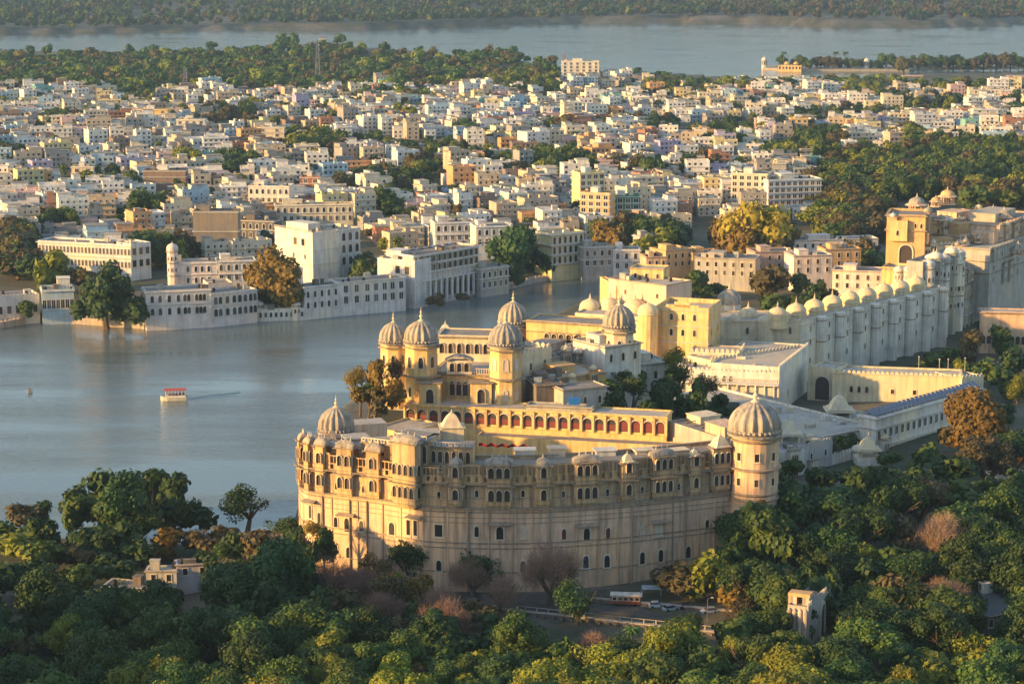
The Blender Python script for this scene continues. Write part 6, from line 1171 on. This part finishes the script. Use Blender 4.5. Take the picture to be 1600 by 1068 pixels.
# low buildings in the wood
for (a, yb, b_, yb2, yt, dp, mt, lab, rf) in [(276, 905, 330, 902, 884, 5, wallmat('grey_pink_wash', (.52, .46, .45), (.2, .18, .18), .5), 'small pale flat-roofed house above the grey roof in the left wood', ROOFL), (228, 908, 276, 908, 893, 5, wallmat('grey_wash', (.5, .48, .45), (.2, .19, .18), .6), 'low bluish grey house joined beside the pale house in the left wood', ROOFL), (108, 962, 190, 950, 944, 8, LIME, 'long stained concrete-roofed shed in the left wood', ROOFL), (160, 925, 240, 930, 917, 7, GREYW, 'low grey-roofed outbuilding behind the long shed', ROOFM),
                                          (1560, 775, 1640, 770, 750, 10, LIME, 'pale cream house half hidden by trees at the right edge', ROOFL), (1535, 1005, 1660, 985, 965, 22, STONE, 'large dark grey flat-roofed building in the wood at lower right', wallmat('slate_grey_roof', (.12, .13, .14), (.07, .07, .07), .5)), (1395, 1030, 1460, 1035, 1012, 6, GREYW, 'low pale railing-topped shed among the trees at lower right', ROOFL), (1470, 985, 1525, 975, 965, 6, STONE, 'dark stone shed left of the large grey roof', ROOFM), (1080, 740, 1130, 742, 722, 6, CREAM, 'x', ROOFL)]:
    if lab == 'x': continue
    q = BG('outbuilding', lab, 'building', a, yb, b_, yb2, yt, dp, mt, zg=8, roof=rf, para=.4); q.band([q.z1], .4, .25); q.win('F', max(2, int(q.w / 4)), q.z1 - 2.6, 1.2, 1.6, 'rect')
# slanting bridge/ramp at right
a, b_ = P(1445, 893, 11), P(1515, 858, 13); mb = MB(); u = Vector((b_.x - a.x, b_.y - a.y)).normalized(); c0 = Vector(((a.x + b_.x) / 2, (a.y + b_.y) / 2)); L = (b_ - a).length; mb.box(c0, u, L, 2.2, 13, 13.4); mb.box(c0 + Vector((u.y, -u.x)) * 1.1, u, L, .15, 13.4, 14.4)
for i in range(9): mb.box(c0 + u * (i - 4) * L / 9, u, .3, 1.8, 6, 13)
tag(mb.build('footbridge', wallmat('pale_coping', (.42, .38, .34), (.2, .18, .16), .5)), 'slanting stone footway with railing among the dark trees at right', 'footbridge')
# tall thin poles with lamps in the palace court
for px, py in ((1485, 592), (1499, 592), (1526, 590), (1452, 588)):
    v = P(px, py, 20); r = empty('flagpole', (v.x, v.y, 8), 'slim white lamp pole behind the battlemented wing', 'pole', 'white poles behind the battlemented wing'); mb = MB(); mb.tube((v.x, v.y + 20, 8), (v.x, v.y + 20, 23), .09, .07, 6); mb.build('pole', TRIMW, r); mb = MB(); mb.box((v.x, v.y + 20), (1, 0), .5, .3, 23, 23.3); mb.build('lamp_head', TRIMW, r)
# ================================================================ BOATS
def boat(px, py, rz, L, label):
    v = P(px, py, 0); r = empty('tour_boat', (v.x, v.y, 0), label, 'boat'); c, s = math.cos(rz), math.sin(rz); W_ = L * .16
    tf = lambda x, y, z: (v.x + x * c - y * s, v.y + x * s + y * c, z)
    st = [(-.5, .75, .15), (-.46, .95, 0), (-.1, 1, 0), (.25, .92, 0), (.4, .6, .1), (.5, .08, .35)]; mb = MB(); vs = []
    for x, w_, ri in st: vs += [tf(x * L, -W_ * w_, .95 + ri), tf(x * L, -W_ * w_ * .7, -.3), tf(x * L, W_ * w_ * .7, -.3), tf(x * L, W_ * w_, .95 + ri)]
    fs = [(i * 4 + j, i * 4 + j + 1, i * 4 + 5 + j, i * 4 + 4 + j) for i in range(5) for j in range(3)] + [(0, 3, 2, 1), (20, 21, 22, 23)] + [(i * 4 + 3, i * 4, i * 4 + 4, i * 4 + 7) for i in range(5)]; mb.add(vs, fs); mb.build('hull', plain('white_boat_paint', (.66, .60, .46), .4), r)
    mb = MB()
    for y in (-1, 1):
        for i in range(7): mb.tube(tf(L * (-.42 + i * .12), y * W_ * .85, .9), tf(L * (-.42 + i * .12), y * W_ * .85, 2.7), .06, .06, 5)
        p = [tf(-.43 * L, y * W_ * .88, .95), tf(.32 * L, y * W_ * .88, .95), tf(.32 * L, y * W_ * .88, 1.45), tf(-.43 * L, y * W_ * .88, 1.45)]; mb.face(p)
    mb.build('rail', TRIMW, r)
    mb = MB()
    for i in range(5): p = tf(L * (-.36 + i * .14), 0, 1.2); mb.box(p, (c, s), .5, W_ * 1.6, 1.0, 1.9)
    mb.build('seat', plain('maroon_seat', (.20, .03, .03), .7), r)
    mb = MB(); K = 6
    vs = [tf(x * L, W_ * (j / K * 2 - 1) * 1.08, 2.7 + .35 * (1 - (j / K * 2 - 1) ** 2) + dz) for x in (-.46, .36) for dz in (0, .1) for j in range(K + 1)]; n_ = K + 1
    mb.add(vs, [(n_ + j, n_ + j + 1, 3 * n_ + j + 1, 3 * n_ + j) for j in range(K)] + [(j, 2 * n_ + j, 2 * n_ + j + 1, j + 1) for j in range(K)] + [(j, j + 1, n_ + j + 1, n_ + j) for j in range(K)] + [(2 * n_ + j, 3 * n_ + j, 3 * n_ + j + 1, 2 * n_ + j + 1) for j in range(K)] + [(0, n_, 3 * n_, 2 * n_), (K, 2 * n_ + K, 3 * n_ + K, n_ + K)])
    mb.build('canopy', plain('canopy_cloth', (.42, .08, .06), .7), r); r.scale = (1, 1, 1.45 * min(1, L / 12 + .17)); return r
boat(272, 625, math.pi + .12, 10, 'red and cream covered tour boat crossing the lake with a faint wake'); boat(47, 613, .3, 2.0, 'tiny dark rowing boat far left on the lake'); boat(506, 62, .2, 14, 'small dark boat on the far lake above the wood')
mb = MB(); wk = [(294, 624, .3), (312, 620, 1.0), (330, 617, 1.4), (350, 616, 1.6), (375, 613, 1.8)]
for i in range(len(wk) - 1):
    a, b_ = P(wk[i][0], wk[i][1], 0), P(wk[i + 1][0], wk[i + 1][1], 0); mb.face([(a.x, a.y - wk[i][2], .02), (b_.x, b_.y - wk[i + 1][2], .02), (b_.x, b_.y + wk[i + 1][2], .02), (a.x, a.y + wk[i][2], .02)])
m, n, b = newmat('wake_water'); b.inputs['Base Color'].default_value = (.03, .07, .08, 1); b.inputs['Roughness'].default_value = .35; tag(mb.build('wake', m), kind='structure')
# ================================================================ LABELS FOR THE MANY HOUSES AND TREES
LAND = [('the crescent palace', 800, 800), ('the domed corner tower', 1173, 680), ('the golden arcade wing', 840, 655), ('the fluted dome towers', 740, 560), ('the gate house', 1065, 520), ('the long white wall', 1370, 520), ('the golden keep', 1425, 420), ('the battlemented wing', 1400, 620), ('the diagonal white wing', 1450, 680), ('the lakeside mansion', 310, 460), ('the lake hotel', 500, 400), ('the colonnade hotel', 700, 420), ('the yellow balcony house', 886, 400),
        ('the bright orange house', 930, 330), ('the white-blue hotel', 1240, 305), ('the large white villa', 420, 310), ('the brown cement building', 257, 285), ('the ruined gate tower', 1260, 985), ('the parked cars', 1060, 948), ('the tour boat', 272, 622), ('the left wood houses', 270, 900), ('the big dark lakeside tree', 165, 460), ('the round golden tree', 1185, 365), ('the garden island', 1290, 105), ('the red brick block', 485, 292), ('the beige blank block', 130, 275), ('the lemon villa', 775, 170), ('the amber house', 240, 185), ('the dam', 1480, 128), ('the dark grey roof', 1570, 980), ('the palm tree', 985, 1010), ('the bluish terrace', 140, 400), ('the mustard house', 1248, 196), ('the left edge quay', 20, 500), ('the retaining wall', 900, 975)]
def where(px, py):
    nm, lx, ly = min(LAND, key=lambda l: math.hypot(px - l[1], (py - l[2]) * 1.3)); dx, dy = px - lx, (py - ly) * 1.3
    if math.hypot(dx, dy) < 16: return 'beside ' + nm
    if abs(dx) > 2 * abs(dy): return ('right of ' if dx > 0 else 'left of ') + nm
    if abs(dy) > 2 * abs(dx): return ('above ' if dy < 0 else 'below ') + nm
    return ('above-' if dy < 0 else 'below-') + ('right of ' if dx > 0 else 'left of ') + nm
ORD = ['leftmost', 'second from left', 'third from left', 'fourth from left', 'fifth from left', 'sixth from left', 'seventh from left', 'eighth from left', 'ninth from left', 'tenth from left', 'eleventh from left', 'twelfth from left'] + ['%dth from left' % i for i in range(13, 60)]
def label_all(items):
    g = {}
    for px, py, desc, plur, o in items: g.setdefault((desc, plur, where(px, py)), []).append((px, o))
    for (desc, plur, wh), l in g.items():
        l.sort(key=lambda t: t[0])
        for i, (_, o) in enumerate(l): o['label'] = f'{desc} {wh}' if len(l) == 1 else f'{ORD[i].replace(chr(32), chr(45))} {desc} {wh}'
it = []
W_ = {5: 'five-storey', 1: 'one-storey', 2: 'two-storey', 3: 'three-storey', 4: 'four-storey'}
for s in NEAR:
    px, py = proj((s['x'], s['y'], s['z'] + s['ns'] * 1.6)); ex = ' with black tank' if s['tank'] else (' with roof room' if s['step'] else '')
    d = f"{s['col']} {W_[s['ns']]} house{ex}"; it.append((px, py, d, d.replace(' house', ' houses'), s['root']))
label_all(it); it = []
KN = {'dark': 'dark green', 'green': 'mid green', 'yellow': 'yellow-green', 'orange': 'orange-tinted', 'mustard': 'mustard golden', 'brown': 'olive-brown', 'bare': 'bare pinkish-brown'}; MEDR = {}
for t in IND:
    px, py = proj((t[0], t[1], t[2] + t[3] * 1.1 * t[4])); r_ = t[3] * FPX / math.hypot(t[0], t[1])
    if t[2] < 1.5 and t[5] == 'bare': d = 'reddish bush'; pl = 'reddish bushes'
    else: size = 'broad' if r_ > 44 else ('small' if r_ < 18 else 'round'); size = {'loose': 'loose-crowned', 'tall': 'tall'}.get(t[6], size); d = f'{size} {KN[t[5]]} tree'; pl = d + 's'
    it.append((px, py, d, pl, t[7]))
label_all(it)
# ================================================================ EVENING HAZE
m = D.materials.new('haze'); m.use_nodes = True; n = m.node_tree; n.nodes.remove(n.nodes['Principled BSDF']); v = n.nodes.new('ShaderNodeVolumePrincipled')
v.inputs['Color'].default_value = (.40, .64, .95, 1); v.inputs['Density'].default_value = HAZE; v.inputs['Anisotropy'].default_value = .1; n.links.new(v.outputs[0], n.nodes['Material Output'].inputs['Volume'])
mb = MB(); mb.prism([(-9500, -400), (9500, -400), (9500, 16200), (-9500, 16200)], -6.5, 1400, True, True); tag(mb.build('haze', m), 'thin blue evening haze over the far lake and hills', 'haze', None, 'stuff')
